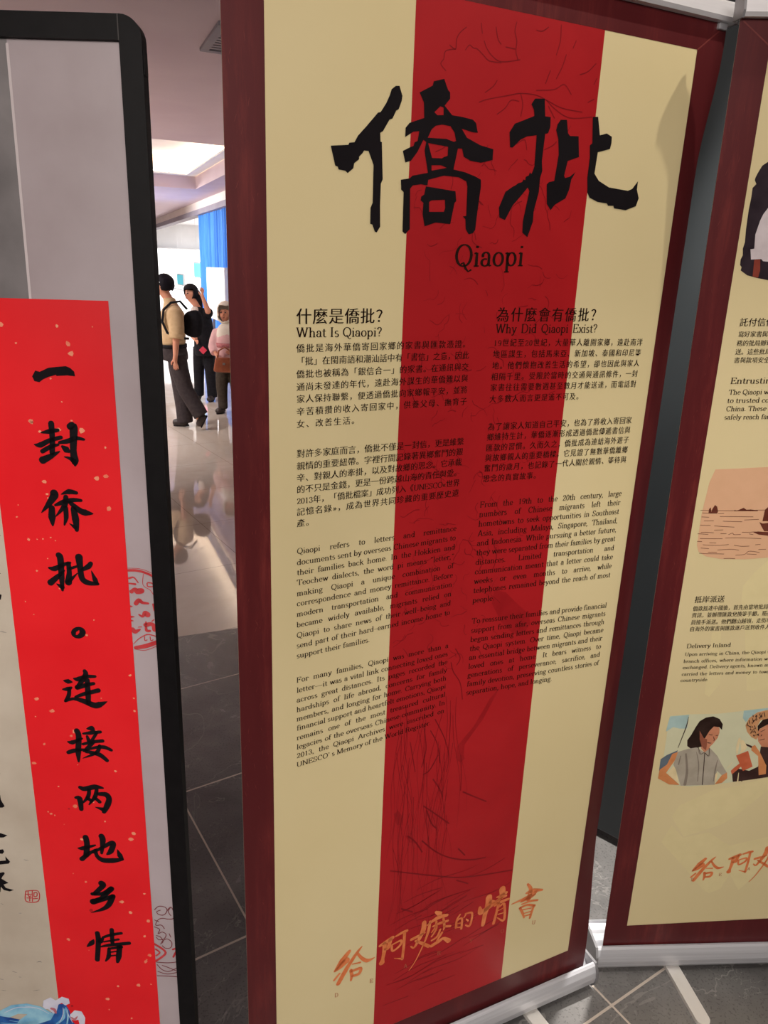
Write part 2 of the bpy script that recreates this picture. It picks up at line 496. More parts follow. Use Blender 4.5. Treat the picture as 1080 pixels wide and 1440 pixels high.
def set_block(name, block, mat, parent, layer, kind_fit=True, hem=1 / .92, lem=1.08):
    lines, sz = block
    pr = Print()
    han = any(is_cjk(c) for l in lines for c in l[0])
    em = sz * (hem if han else lem)
    if not han:      # the tightest line sets the letter size
        rows = [l for l in (lines[:-1] or lines) if len(l[0]) > 1]
        if rows:
            em = min(em * 1.4, min((l[3] - l[1]) / sum(GLYM[c][0] for c in l[0]) for l in rows))
    ex = 0
    for i, l in enumerate(lines):
        last = len(lines) > 1 and i == len(lines) - 1
        if last or not kind_fit:
            set_line(pr, l, em, ex, kind_fit is False)
        else:
            e = set_line(pr, l, em, None, True)
            ex = e if e is not None else ex
    return pr.build(name, mat, parent, layer)
PRINTS={
'title0':[('p',[1482,18756,1746,18791,1758,18819,1837,18833,1887,18921,2019,19059,2184,19243,2222,19251,2306,19374,2358,19483,2381,19557,2445,19606,2501,19613,2553,19495,2546,19432,2502,19319,2464,19298,2411,19192,2366,19173,2269,19016,2227,18990,2236,18879,2257,18873,2288,18390,2261,18329,2259,18030,2272,17751,2219,17669,2187,17678,2144,17773,2110,17780,2108,17999,2140,18067,2136,18568,2054,18742,1985,18740,1961,18702,1912,18655,1913,18623,1839,18564,1828,18499,1742,18428,1704,18457,1604,18464,1591,18500,1554,18508],[]),
 ('p',[2821,19568,3027,19680,3039,19736,3208,19788,3280,19654,3317,19627,3323,19547,3239,19447,3371,19337,3552,19331,3723,19316,3783,19278,3826,19150,3737,19148,3545,19177,3644,19065,3880,18987,4118,18953,4117,18804,3916,18748,3726,18759,3608,18805,3571,18909,3501,18907,3446,18616,3653,18594,3831,18551,3936,18513,3944,18421,3907,17996,3895,17792,3854,17742,3782,17722,3722,17795,3705,17936,3658,17976,3716,17984,3703,18403,3677,18470,3544,18517,3289,18519,3029,18443,3020,18364,2910,18371,2775,18345,2737,18298,2759,17743,2686,17670,2638,17702,2631,18245,2589,18276,2578,18408,2716,18436,2768,18478,3016,18536,2944,18823,2964,18945,2917,18966,2831,18802,2731,18673,2639,18643,2592,18791,2695,18844,2761,18871,2777,18923,2824,18942,2843,19073,2751,19058,2622,18976,2622,19094,2679,19163,2913,19252,2897,19451],[[3075,19344,3167,19431,3222,19420,3229,19322,3126,19311],[2988,19001,3043,19115,3108,19171,3215,19198,3354,19190,3429,19110,3460,19003,3424,18989,3297,19016],[2997,18933,3332,18914,3332,18792,3272,18771,3240,18750,3075,18740,3033,18842],[3072,18643,3229,18656,3332,18629,3077,18570]]),
 ('p',[2993,18350,3502,18319,3526,18183,3499,18158,3444,17851,3191,17860,3004,17796,2961,17962,2965,18122,2917,18153,2925,18205,2973,18236],[[3062,18140,3102,18165,3326,18188,3342,18078,3323,18019,3070,18003]])],
'title1':[('p',[4797,19718,4975,19738,5013,19497,5117,19498,5127,19357,5096,19272,5043,19257,5027,18864,5052,18730,5023,18623,5021,18411,4956,18128,4960,17977,4880,17736,4775,17797,4765,17965,4839,18419,4805,18469,4695,18345,4548,18187,4427,17967,4318,17999,4296,18139,4394,18376,4520,18458,4571,18483,4622,18518,4688,18538,4711,18577,4747,18570,4747,18618,4805,18643,4816,18690,4851,18668,4874,18716,4894,18780,4883,19221,4710,19189,4596,19132,4462,19008,4414,19008,4383,19211,4467,19339,4811,19481,4794,19563,4739,19636],[]),
 ('p',[5311,19482,5430,19494,5475,19310,5517,19273,5687,19285,5738,18989,5524,18913,5482,18691,5506,18661,5598,18689,5703,18766,5632,18649,5610,18496,5555,18362,5353,18251,5283,18166,5195,18255,5160,18538,5197,18577,5299,18602,5337,18985,5299,19210,5242,19328,5259,19411],[]),
 ('p',[5926,19588,6032,19600,6108,19341,6244,19380,6355,19344,6362,19249,6346,19162,6105,19092,6086,18772,6192,18671,6418,18589,6826,18567,6915,18603,7019,18730,7020,18599,7083,18467,7042,18339,6832,18263,6578,18275,6556,18314,6442,18307,6412,18343,6211,18352,6037,18406,5981,18480,5949,18696,5954,18998,5930,19176,5974,19212],[])],
'slogan0':[('p',[-1514,15595,-1465,15677,-1402,15662,-1280,15719,-1174,15733,-1034,15748,-978,15725,-924,15675,-918,15611,-1022,15622,-1174,15610,-1185,15625,-1280,15596,-1366,15559,-1422,15517,-1491,15532],[])],
'slogan1':[('s',[-1313,14944,72,-1317,14740,66,-1337,14527,67]),
 ('s',[-1469,14810,14,-1354,14829,60,-1227,14853,42]),
 ('s',[-1578,14636,15,-1498,14632,67,-1354,14703,54,-1195,14749,48]),
 ('s',[-1475,14542,55,-1363,14606,54,-1240,14645,30]),
 ('s',[-1484,14413,92,-1364,14472,67,-1231,14546,15]),
 ('s',[-1219,14676,36,-1104,14698,60,-981,14743,54,-869,14728,30]),
 ('s',[-1049,14909,84,-1003,14893,102,-1033,14578,79,-1026,14420,98,-1026,14352,31]),
 ('s',[-1172,14471,10,-1079,14443,49,-1029,14395,73]),
 ('s',[-1183,14617,36,-1133,14576,85,-1099,14550,42])],
'slogan2':[('s',[-1368,13927,99,-1371,13890,100,-1463,13761,69,-1579,13630,8]),
 ('s',[-1421,13705,75,-1432,13564,91,-1432,13442,25]),
 ('s',[-1265,13915,10,-1152,13958,68,-1044,13943,43]),
 ('s',[-1366,13751,31,-1239,13799,69,-1102,13834,56,-986,13831,37]),
 ('s',[-1202,13875,62,-1232,13748,69,-1376,13578,10]),
 ('s',[-1154,13801,50,-1017,13678,75,-934,13648,82,-831,13635,15]),
 ('s',[-1220,13710,63,-1225,13570,60,-1261,13453,20]),
 ('s',[-1107,13701,69,-1090,13548,91,-1086,13381,51]),
 ('s',[-1182,13475,10,-1107,13419,51])],
'slogan3':[('s',[-1388,12981,77,-1368,12922,84,-1377,12622,72,-1382,12427,33]),
 ('s',[-1551,12778,26,-1470,12767,71,-1326,12837,52,-1230,12867,32]),
 ('s',[-1548,12544,85,-1445,12634,65,-1322,12744,16]),
 ('s',[-1461,12526,13,-1384,12474,66]),
 ('s',[-1256,12853,58,-1256,12706,65,-1282,12558,92]),
 ('s',[-1289,12551,59,-1137,12703,13]),
 ('s',[-1244,12773,39,-1115,12819,32]),
 ('s',[-1091,12956,97,-1086,12791,75,-1074,12631,76,-999,12559,72,-843,12541,39]),
 ('s',[-849,12546,39,-881,12610,65,-923,12749,8]),
 ('s',[-1071,12752,39,-965,12814,71,-924,12862,58])],
'slogan4':[('p',[-1089,11740,-1095,11714,-1108,11690,-1128,11669,-1153,11653,-1181,11642,-1211,11638,-1240,11641,-1266,11650,-1288,11665,-1305,11684,-1314,11708,-1316,11733,-1310,11758,-1296,11782,-1276,11803,-1252,11819,-1224,11830,-1194,11834,-1165,11832,-1139,11823,-1117,11808,-1100,11788,-1091,11765],[[-1247,11697,-1235,11748,-1187,11780,-1185,11740,-1214,11703]])],
'slogan5':[('s',[-1337,10953,27,-1270,10945,72,-1156,10992,57,-1007,11000,39]),
 ('s',[-1161,11089,53,-1157,11014,71,-1299,10803,54]),
 ('s',[-1299,10803,72,-1133,10855,57,-1038,10877,45]),
 ('s',[-1136,10930,68,-1140,10713,76,-1148,10531,64]),
 ('s',[-1339,10635,36,-1198,10692,58,-975,10759,65]),
 ('s',[-1497,10914,22,-1434,10903,72,-1381,10895,27]),
 ('s',[-1528,10762,22,-1454,10770,65,-1396,10796,36]),
 ('s',[-1425,10780,45,-1447,10656,58,-1507,10559,40]),
 ('s',[-1507,10559,40,-1376,10601,44,-1225,10567,73,-1060,10496,87,-973,10512,87,-849,10569,5])],
'slogan6':[('s',[-1373,10031,78,-1352,9933,78,-1383,9655,79,-1390,9470,28]),
 ('s',[-1533,9829,22,-1461,9821,67,-1302,9895,28]),
 ('s',[-1543,9634,56,-1448,9669,67,-1253,9702,22]),
 ('s',[-1206,10075,22,-1136,10081,85,-1104,10048,37]),
 ('s',[-1277,9984,28,-1151,10002,59,-1002,10022,46]),
 ('s',[-1217,9937,37,-1197,9859,56]),
 ('s',[-1061,10001,41,-1144,9870,46]),
 ('s',[-1293,9793,41,-1147,9837,52,-977,9861,52]),
 ('s',[-1139,9821,56,-1261,9678,56,-1197,9650,52,-1043,9605,68,-932,9504,53]),
 ('s',[-1031,9765,52,-1093,9643,56,-1320,9533,8]),
 ('s',[-1300,9661,22,-1120,9732,41,-963,9747,60,-848,9695,41])],
'slogan7':[('s',[-1412,8987,52,-1339,8961,73,-1166,9004,80,-1036,8985,24]),
 ('s',[-1499,8791,39,-1436,8770,81,-1425,8572,64]),
 ('s',[-1129,8870,49,-1000,8863,79,-954,8785,79,-985,8671,88,-1054,8535,64]),
 ('s',[-1189,8617,11,-1070,8577,64]),
 ('s',[-1265,8941,52,-1295,8812,60,-1382,8700,25]),
 ('s',[-1312,8793,46,-1244,8735,53]),
 ('s',[-1142,8949,52,-1181,8816,63,-1287,8665,21]),
 ('s',[-1195,8806,46,-1111,8720,53])],
'slogan8':[('s',[-1400,8023,83,-1387,7886,83,-1418,7668,84]),
 ('s',[-1539,7803,22,-1459,7805,69,-1253,7871,27]),
 ('s',[-1494,7590,77,-1386,7689,65,-1237,7796,22]),
 ('s',[-1300,7727,40,-1127,7835,54,-988,7922,72,-949,7900,81,-1000,7760,82,-1062,7699,36]),
 ('s',[-1135,8054,83,-1119,7973,86,-1156,7716,40]),
 ('s',[-1255,7772,51,-1237,7654,58,-1146,7577,77,-981,7573,84,-816,7604,46]),
 ('s',[-825,7611,55,-856,7686,76,-888,7799,7])],
'slogan9':[('s',[-1208,7103,93,-1186,7053,85,-1348,6880,63]),
 ('s',[-1381,6879,56,-1198,6893,63,-1048,6996,86]),
 ('s',[-1057,6985,86,-1222,6806,64,-1364,6719,94]),
 ('s',[-1377,6719,103,-1208,6769,71,-1025,6843,67]),
 ('s',[-1038,6832,86,-1114,6665,86,-1223,6568,60,-1433,6484,6])],
'slogan10':[('s',[-1359,6053,73,-1354,5887,80,-1404,5474,74]),
 ('s',[-1553,5762,27,-1472,5839,87,-1437,5903,27]),
 ('s',[-1319,5881,87,-1269,5945,40]),
 ('s',[-1268,5964,40,-1130,6020,53,-942,6063,46]),
 ('s',[-1260,5868,27,-1002,5928,40]),
 ('s',[-1104,6131,66,-1112,5858,60]),
 ('s',[-1328,5758,20,-1176,5796,57,-822,5852,60]),
 ('s',[-1181,5725,47,-1200,5556,68,-1256,5452,27]),
 ('s',[-1182,5721,40,-963,5766,54]),
 ('s',[-993,5765,80,-1022,5562,88,-1052,5436,47]),
 ('s',[-1157,5647,27,-1029,5670,27]),
 ('s',[-1169,5564,27,-1035,5587,27])],
'calligraphy':[('p',[-2805,9213,-2675,9203,-2810,9177],[]),
 ('p',[-2833,8819,-2733,8797,-2731,8708,-2682,8584,-2721,8558,-2828,8555,-2797,8675],[]),
 ('p',[-2958,8058,-2830,8066,-2700,8019,-2769,7974,-2969,7961],[]),
 ('p',[-2980,7712,-2804,7739,-2792,7686,-2824,7648,-2986,7658],[]),
 ('p',[-3025,7482,-2784,7516,-2783,7599,-2713,7491,-2745,7451,-3034,7409],[]),
 ('p',[-3035,7239,-2838,7278,-2832,7245,-2875,7188,-2899,7143,-2831,7090,-2789,7057,-2876,7021,-2846,6955,-2712,6914,-2789,6882,-2888,6909,-2927,6975,-2948,6868,-3004,6867,-3054,7071],[]),
 ('p',[-2349,13315,-2216,13257,-2361,13207],[]),
 ('p',[-2418,12726,-2283,12667,-2436,12568],[]),
 ('p',[-2458,12377,-2310,12323,-2330,12246,-2479,12200],[])],
'small_seal':[('s',[-2514,6898,18,-2302,6904,18,-2323,6694,19,-2528,6687,19,-2514,6898,18]),
 ('s',[-2402,6901,18,-2420,6690,19]),
 ('s',[-2508,6830,19,-2414,6838,19]),
 ('s',[-2474,6892,18,-2478,6797,19,-2437,6799,19]),
 ('s',[-2506,6756,19,-2432,6758,19]),
 ('s',[-2458,6775,19,-2466,6696,19]),
 ('s',[-2374,6868,19,-2328,6870,18,-2334,6802,19,-2382,6789,19,-2374,6868,19]),
 ('s',[-2396,6743,19,-2330,6752,19])],
'round_seal':[('s',[-426,12767,40,-365,12769,40,-249,12769,40,-129,12740,37,-11,12679,37,74,12610,37]),
 ('s',[-423,12802,9,-247,12804,9,-116,12776,9,14,12721,9]),
 ('s',[-153,12716,9,-169,12544,9,-68,12463,9,10,12364,12]),
 ('s',[-348,12431,64,-295,12481,35,-264,12440,98,-197,12448,87]),
 ('s',[-294,12241,70,-246,12291,70,-192,12256,47,-109,12246,33]),
 ('s',[-260,12060,21,-206,12031,41,-168,12093,64,-131,12064,94]),
 ('s',[-161,11941,24,-163,11806,47,-107,11795,36]),
 ('s',[-169,11892,71,-67,11907,59,-32,11822,83]),
 ('s',[-70,11956,18,-40,11981,18]),
 ('s',[-375,12190,35,-347,12191,7]),
 ('s',[-375,12020,35,-336,12022,14]),
 ('s',[-379,11959,29,-352,11954,12]),
 ('s',[-372,11812,71,-335,11776,71,-259,11816,24]),
 ('s',[-285,11852,12,-233,11859,14]),
 ('s',[-371,11571,10,-286,11660,14,-168,11729,17,-89,11728,17,0,11700,17]),
 ('s',[-346,11509,54,-191,11539,72,-16,11606,72]),
 ('s',[-365,11484,10,-195,11470,10,-8,11550,10]),
 ('s',[-198,11694,14,-196,11632,14,-162,11645,14]),
 ('s',[-113,11696,14,-105,11634,14,-71,11648,14]),
 ('s',[-37,12236,26,-20,12140,35]),
 ('s',[-94,12582,18,-28,12572,18,-20,12524,18,-98,12522,18,-106,12569,18]),
 ('s',[-368,12645,34,-300,12659,23,-239,12577,16]),
 ('s',[-373,12562,23,-285,12552,35])],
'dragon':[('s',[-339,6577,15,-261,6652,15,-159,6637,15,-125,6566,15,-182,6474,15,-271,6478,15,-303,6535,15,-242,6569,15]),
 ('s',[-134,6548,15,-56,6640,15,-3,6516,15,-24,6406,15,-113,6385,15,-216,6400,15,-292,6361,15,-337,6251,15,-239,6254,15,-192,6182,15]),
 ('s',[-56,6640,15,-105,6549,15,-65,6459,15]),
 ('s',[-360,6213,15,-274,6161,15,-308,6068,15,-232,6107,15,-169,6054,15,-210,5960,15,-301,5939,15,-342,5993,15]),
 ('s',[-259,5885,15,-165,5962,15,-80,5891,15,-100,5778,15,-191,5757,15,-248,5811,15]),
 ('s',[-351,6360,15,-279,6325,15]),
 ('s',[-340,6030,15,-268,5996,15,-228,5904,15,-276,5847,15]),
 ('s',[-364,5447,15,-178,5438,15,34,5463,15]),
 ('s',[-361,5394,15,-277,5283,15,-158,5249,15,28,5338,15]),
 ('s',[-272,5378,15,-183,5343,15,-6,5253,15]),
 ('s',[-355,5242,15,-191,5190,15,23,5235,15]),
 ('s',[-369,5146,15,-133,5142,15,33,5132,15]),
 ('s',[-115,6074,15,-89,6001,15])],
'dragon_red':[('s',[-381,5844,40,-196,5663,40,-381,5469,41]),
 ('s',[-366,5732,30,-301,5660,30,-365,5590,30]),
 ('s',[24,6171,33,22,5960,33]),
 ('s',[-67,5735,34,49,5764,34]),
 ('s',[4,5837,33,7,5527,34]),
 ('s',[4,5707,34,-66,5573,34])],
'wave_blue':[('p',[-6695,4039,-5466,3984,-4575,4148,-3905,4067,-3275,4167,-3035,4095,-2794,4039,-2511,4072,-2282,4207,-2183,4448,-2058,4459,-1996,4296,-1983,4098,-1929,3999,-1776,3976,-1732,3377,-1950,1495,-7193,1317],[]),
 ('s',[-3335,4181,11,-3008,4350,21,-2697,4372,21,-2491,4280,11]),
 ('s',[-3212,4177,11,-2953,4284,18,-2676,4282,11]),
 ('s',[-2464,4399,11,-2433,4498,14,-2360,4520,7]),
 ('s',[-2342,4225,14,-2278,4318,18,-2328,4372,11]),
 ('s',[-2021,4531,10,-2068,4522,14,-2104,4470,7]),
 ('s',[-1817,4222,11,-1876,4260,18,-1948,4210,11])],
'wave_light':[('p',[-4584,4084,-4186,4284,-3807,4355,-3507,4294,-3265,4254,-3033,4400,-2751,4445,-2511,4386,-2339,4253,-2274,4227,-2356,4077,-2680,3939,-2990,3937,-2922,4059,-2761,4199,-2931,4202,-3096,4109,-3277,4143,-3469,4089,-3847,4037,-4214,4073],[]),
 ('s',[-2256,3989,35,-2119,4133,49,-2085,4332,35]),
 ('s',[-2071,3975,21,-2038,4175,35,-2057,4373,21]),
 ('s',[-3265,3976,11,-2925,3967,18,-2579,4018,11]),
 ('s',[-3103,4041,7,-2859,4009,14,-2544,4059,7])],
'wave_foam':[('s',[-3176,4218,7,-2915,4353,18,-2608,4347,7]),
 ('s',[-2788,4388,7,-2547,4337,14,-2373,4224,7]),
 ('s',[-2207,4010,7,-2121,4212,14,-2106,4371,7]),
 ('s',[-1959,4018,7,-2020,4196,11,-2030,4334,7]),
 ('p',[-2466,4379,-2442,4525,-2306,4600,-2221,4533,-2105,4622,-1986,4579,-1974,4474,-2062,4424,-2118,4481,-2183,4440,-2229,4280,-2287,4223,-2336,4285,-2378,4331,-2431,4329],[]),
 ('p',[-1998,4208,-1902,4319,-1780,4295,-1725,4146,-1752,3969,-1840,3958,-1852,4102,-1922,4080,-1982,4106],[])],
'wave_pink':[('s',[-2315,4345,49,-2265,4319,63,-2247,4248,35]),
 ('s',[-1972,4146,35,-1920,4108,49,-1868,4173,21])],
'logo':[('s',[2088,4019,64,1940,3846,100,1776,3634,28]),
 ('s',[2027,3807,121,1908,3714,100,1786,3629,28]),
 ('s',[2370,4031,16,2268,3919,57,2099,3680,73,1999,3515,85,1865,3269,77]),
 ('s',[1886,3524,36,1773,3404,40]),
 ('s',[2277,3884,40,2379,3712,57,2506,3592,70,2666,3605,12]),
 ('s',[2166,3650,20,2342,3617,33]),
 ('s',[2138,3497,57,2159,3356,58,2145,3223,33]),
 ('s',[2157,3463,45,2350,3456,58,2322,3327,58,2177,3326,45]),
 ('s',[2779,3868,52,2907,3910,75,3059,3965,75]),
 ('s',[2881,3883,75,2883,3691,75,2855,3489,59,2837,3390,106]),
 ('s',[3015,3942,75,2972,3737,71,2896,3728,42]),
 ('s',[3137,3970,33,3286,4007,59,3393,4013,55]),
 ('s',[3340,3963,55,3339,3663,51,3320,3277,52]),
 ('s',[3126,3379,13,3311,3285,39]),
 ('s',[3036,3769,25,3259,3805,47,3250,3681,47,3084,3598,42,3050,3741,42]),
 ('s',[3797,4066,81,3788,3859,99,3671,3596,61,3583,3466,39,3510,3535,26]),
 ('s',[3513,3722,56,3653,3744,60,3841,3772,22]),
 ('s',[3621,3639,48,3800,3485,61,3946,3352,66]),
 ('s',[4075,4234,54,4165,4151,100]),
 ('s',[3887,3958,32,4016,4023,65,4167,4064,91,4356,4034,55]),
 ('s',[3943,4031,47,3916,3784,57,3837,3513,35,3651,3089,20,3500,2873,15]),
 ('s',[4026,3868,39,4198,3883,57,4383,3872,49]),
 ('s',[4096,3968,44,4101,3750,48,4005,3594,35]),
 ('s',[4269,3984,44,4308,3750,49,4291,3659,27]),
 ('s',[4086,3821,39,3998,3706,26]),
 ('s',[4304,3752,40,4455,3694,49]),
 ('s',[4210,3704,40,4143,3535,49,4011,3482,35]),
 ('s',[4260,3595,49,4151,3422,40]),
 ('s',[4025,3333,71,4193,3378,71,4307,3417,54,4444,3292,95]),
 ('s',[4685,3918,36,4615,3798,40,4610,3591,50]),
 ('s',[4616,3776,36,4738,3792,40,4750,3504,45]),
 ('s',[4623,3685,22,4723,3672,23]),
 ('s',[4621,3587,27,4753,3543,27]),
 ('s',[4847,3879,36,4794,3791,27]),
 ('s',[4827,3883,36,4986,3849,41,5001,3662,41,4955,3492,46,4853,3557,27]),
 ('s',[4860,3720,23,4909,3655,36]),
 ('s',[5404,4107,126,5411,3917,133,5349,3698,97,5316,3371,75]),
 ('s',[5186,3914,50,5230,3768,126,5400,3811,88,5599,3887,65]),
 ('s',[5469,3961,87,5565,3923,58]),
 ('s',[5744,4211,127,5761,4046,121,5660,3908,60]),
 ('s',[5627,4027,37,5864,4061,65]),
 ('s',[5626,3939,37,5867,3971,51]),
 ('s',[5583,3800,37,5749,3850,65,5952,3853,52]),
 ('s',[5688,3830,65,5650,3576,52,5603,3297,62]),
 ('s',[5719,3728,42,5843,3746,52,5882,3274,53,5685,3427,19]),
 ('s',[5709,3620,23,5815,3645,24]),
 ('s',[5698,3512,24,5829,3504,24]),
 ('s',[6442,4079,43,6542,3901,77,6518,3639,111]),
 ('s',[6432,3826,38,6605,3832,92,6883,3748,39]),
 ('s',[6046,3661,14,6276,3677,43,6576,3707,92,6722,3764,54]),
 ('s',[6303,3628,29,6538,3653,68,6691,3697,39]),
 ('s',[6333,3547,24,6595,3540,44,6781,3490,39]),
 ('s',[6296,3453,44,6494,3465,44,6709,3357,54]),
 ('s',[6300,3451,53,6384,3280,54,6447,3111,30]),
 ('s',[6692,3364,49,6654,3217,54,6619,3041,50]),
 ('s',[6396,3367,24,6620,3323,25]),
 ('s',[6410,3246,24,6631,3226,25]),
 ('s',[6441,3160,29,6619,3138,30])],
'ink':[('s',[3524,20478,14,3432,20404,14,3375,20310,14,3368,20186,14,3268,20221,14]),
 ('s',[3368,20186,14,3210,20139,14,3184,20037,14,3141,19970,14,3227,19894,14]),
 ('s',[3530,20196,14,3591,20266,14,3659,20238,14,3726,20235,14,3832,20174,14,3939,20112,15,4144,20114,15]),
 ('s',[3833,20350,14,3892,20257,14,4001,20171,15,4160,20128,15,4467,20195,15]),
 ('s',[4364,20664,15,4342,20547,15,4389,20428,15,4386,20300,15,4433,20190,15]),
 ('s',[4209,20326,15,4366,20322,15]),
 ('s',[4016,20550,14,4064,20407,15,4121,20352,15]),
 ('s',[3764,20563,14,3791,20443,14]),
 ('s',[4721,20615,15,4828,20618,15,4927,20683,15]),
 ('s',[5156,20743,15,5165,20537,15,5116,20346,15]),
 ('s',[5457,20578,16,5415,20479,16]),
 ('s',[5299,20371,16,5247,20205,16,5157,20033,16]),
 ('s',[5034,20124,16,4965,19943,16]),
 ('s',[5596,20142,16,5741,20201,16,5877,20327,16]),
 ('s',[3818,19557,15,3951,19611,15,4325,19707,15,4533,19758,15,4822,19765,16,5050,19710,16,5321,19645,16,5709,19632,16]),
 ('s',[3908,19697,15,4037,19791,15,4098,19876,15]),
 ('s',[4814,19831,16,5140,19883,16,5315,19972,16,5464,19853,16]),
 ('s',[4141,19434,15,4272,19529,15,4367,19645,15,4509,19648,15]),
 ('s',[4534,19745,15,4584,19617,15,4566,19453,16]),
 ('s',[5011,19719,16,5213,19605,16,5491,19525,16,5912,19584,17]),
 ('s',[5058,19643,16,5190,19493,16]),
 ('s',[5804,19782,16,5913,19836,16]),
 ('s',[5882,20041,16,5927,20129,16]),
 ('s',[4536,19068,16,4674,19137,16,4726,19003,16]),
 ('s',[5059,19034,16,5202,19103,16,5270,19166,16]),
 ('s',[3134,18830,15,3262,18895,15,3292,18951,15]),
 ('s',[4511,7154,32,4789,6954,32,5094,6743,33]),
 ('s',[3611,7088,30,3838,6864,31,4229,6468,32]),
 ('s',[3624,6239,31,3976,5841,32,4370,5540,33,4848,5329,34,5208,5263,35]),
 ('s',[3787,7669,30,3947,7399,31,4033,7184,31]),
 ('s',[2940,5737,31,3939,5248,33,4725,4914,35,5960,4651,37]),
 ('s',[3859,8197,30,3702,7914,30,3567,7843,30]),
 ('s',[4508,5736,33,4678,5513,34]),
 ('s',[3690,6949,31,3818,6602,31,3937,6446,32]),
 ('s',[3292,6468,31,3480,6249,31,3640,5959,32]),
 ('s',[4532,4902,34,4820,4709,35]),
 ('s',[3237,4655,33,3503,4465,33]),
 ('s',[4386,8054,19,4430,7633,19,4451,7210,20]),
 ('s',[4012,10201,20,4076,9995,20,4246,9714,20,4324,9349,21]),
 ('s',[3663,8805,21,3834,8455,21,3913,8018,21]),
 ('s',[3747,9036,21,3977,8572,21,4110,8122,22,4084,7759,22]),
 ('s',[3508,8945,20,3587,8418,21,3511,8026,21]),
 ('s',[3232,8664,20,3376,7960,21]),
 ('s',[4090,10471,20,4204,10258,20,4140,10126,20]),
 ('s',[4320,12437,19,4530,12234,19,4476,12018,19]),
 ('s',[4694,12566,19,4823,12240,19,4753,11935,19])],
'inkblot':[('p',[2951,7109,3051,7151,3163,6966,3154,6781,3032,6821],[]),
 ('p',[3220,6512,3400,6412,3519,6197,3336,6299],[]),
 ('p',[4276,8084,4439,8077,4485,7953,4399,7884,4302,7966],[]),
 ('p',[4838,11557,5099,11471,5327,11247,5677,10926,5757,10694,5567,10482,5346,10572,5057,10864,4814,11283],[]),
 ('p',[4956,9205,5196,9457,4837,8769,4459,8291,4435,7927,4271,8025,4278,8286,4637,8663],[])],
'photo_dark':[('p',[2370,19182,849,19126,760,19067,729,19008,705,18958,673,18874,670,18840,709,18781,654,18721,660,18585,650,18378,659,18063,678,17849,659,17742,678,17634,652,17561,658,17470,694,17433,685,17379,819,17295,1006,17249,1219,17211,2845,17195],[]),
 ('s',[923,18308,15,941,18168,26,948,17974,9]),
 ('s',[1042,17687,49,1083,17831,49,1259,17885,57]),
 ('s',[817,17733,8,1025,17777,8])],
'photo_shirt':[('p',[1774,18414,988,18404,923,18308,885,18203,841,17974,865,17742,798,17733,839,17561,1025,17569,1062,17533,1158,17524,1967,17522],[])],
'photo_hand':[('p',[899,17557,1006,17566,1038,17377,1026,17252,921,17277],[])],
'sea_print':[('p',[844,13675,1279,13683,1897,13704,3517,13708,4051,11797,3132,11749,2276,11744,1796,11716,1292,11734,948,11806,781,11916,726,12058,720,12406,715,12749,741,13085,768,13415],[])],
'sea_ink':[('s',[679,12822,10,947,12811,10,1371,12799,10,2006,12800,10,3402,12792,10]),
 ('s',[728,12765,10,860,12754,10]),
 ('s',[1056,12741,10,1170,12742,10]),
 ('s',[726,12680,10,874,12669,10]),
 ('s',[1099,12681,10,1788,12657,10]),
 ('s',[789,12590,10,984,12589,10]),
 ('s',[1182,12576,10,1578,12555,10]),
 ('s',[1620,12592,10,1913,12599,10]),
 ('s',[722,12501,10,935,12491,10]),
 ('s',[1019,12477,10,1434,12441,10]),
 ('s',[1034,12385,10,1214,12386,10]),
 ('s',[763,12340,10,861,12343,10,1028,12327,10]),
 ('s',[702,12315,10,918,12295,10]),
 ('s',[1179,12304,10,1294,12301,10]),
 ('s',[1348,12279,10,1424,12312,10,1463,12276,10,1595,12278,10]),
 ('s',[1619,12325,10,1751,12321,10,1899,12327,10,2018,12306,10]),
 ('s',[1774,12286,10,1861,12267,10]),
 ('s',[768,12206,10,1231,12191,10]),
 ('s',[1294,12205,10,1575,12204,10,2043,12175,10]),
 ('s',[720,12146,10,812,12139,10]),
 ('s',[981,12108,10,1115,12098,10]),
 ('s',[848,12068,10,957,12056,10,1206,12046,10,1385,12060,10]),
 ('s',[1505,12039,10,1658,12014,10,1825,12013,10]),
 ('s',[1952,12040,10,2051,12047,10]),
 ('s',[818,11995,10,986,11978,10]),
 ('s',[1174,11942,10,1454,11952,10,1624,11927,10]),
 ('s',[2039,11932,10,2189,11934,10]),
 ('s',[803,11880,10,972,11864,10,1188,11856,10,1322,11849,10]),
 ('s',[983,11897,10,1166,11892,10]),
 ('s',[1577,11816,10,1758,11829,10,1846,11898,10,2068,11866,10]),
 ('s',[1807,11837,10,2010,11823,10]),
 ('s',[1340,11746,10,1456,11748,10,1575,11736,10]),
 ('p',[850,12763,850,12844,879,12880,907,12782,917,12846,957,12929,1006,12894,1043,12792,1031,12745,877,12748],[]),
 ('p',[1363,12799,1385,12815,1420,12798,1466,12814,1556,12857,1621,12814,1710,12817,1860,12795,1863,12778,1373,12788],[]),
 ('p',[2000,12558,2005,12805,2053,12855,2200,12894,2402,12865,2466,12547],[]),
 ('p',[1941,12538,2013,12506,2142,12520,2639,12509,2613,12310,2079,12336,2000,12446],[]),
 ('p',[1851,12319,1947,12334,2098,12322,2600,12293,2616,12214,2198,12232,1977,12264],[])],
'print_sky':[('p',[764,7889,1195,7914,1850,7900,2472,7959,2995,8022,4764,8006,5195,6154,3374,6064,2828,5992,2531,5952,2084,5900,1532,5872,1016,5954,796,6093,774,6787,760,7403],[])],
'print_hair':[('p',[1763,7838,1922,7761,2020,7613,2027,7457,1947,7539,1822,7558,1742,7447,1657,7218,1628,7014,1522,6983,1390,6960,1283,7044,1261,7206,1330,7349,1397,7548,1467,7717,1598,7811],[]),
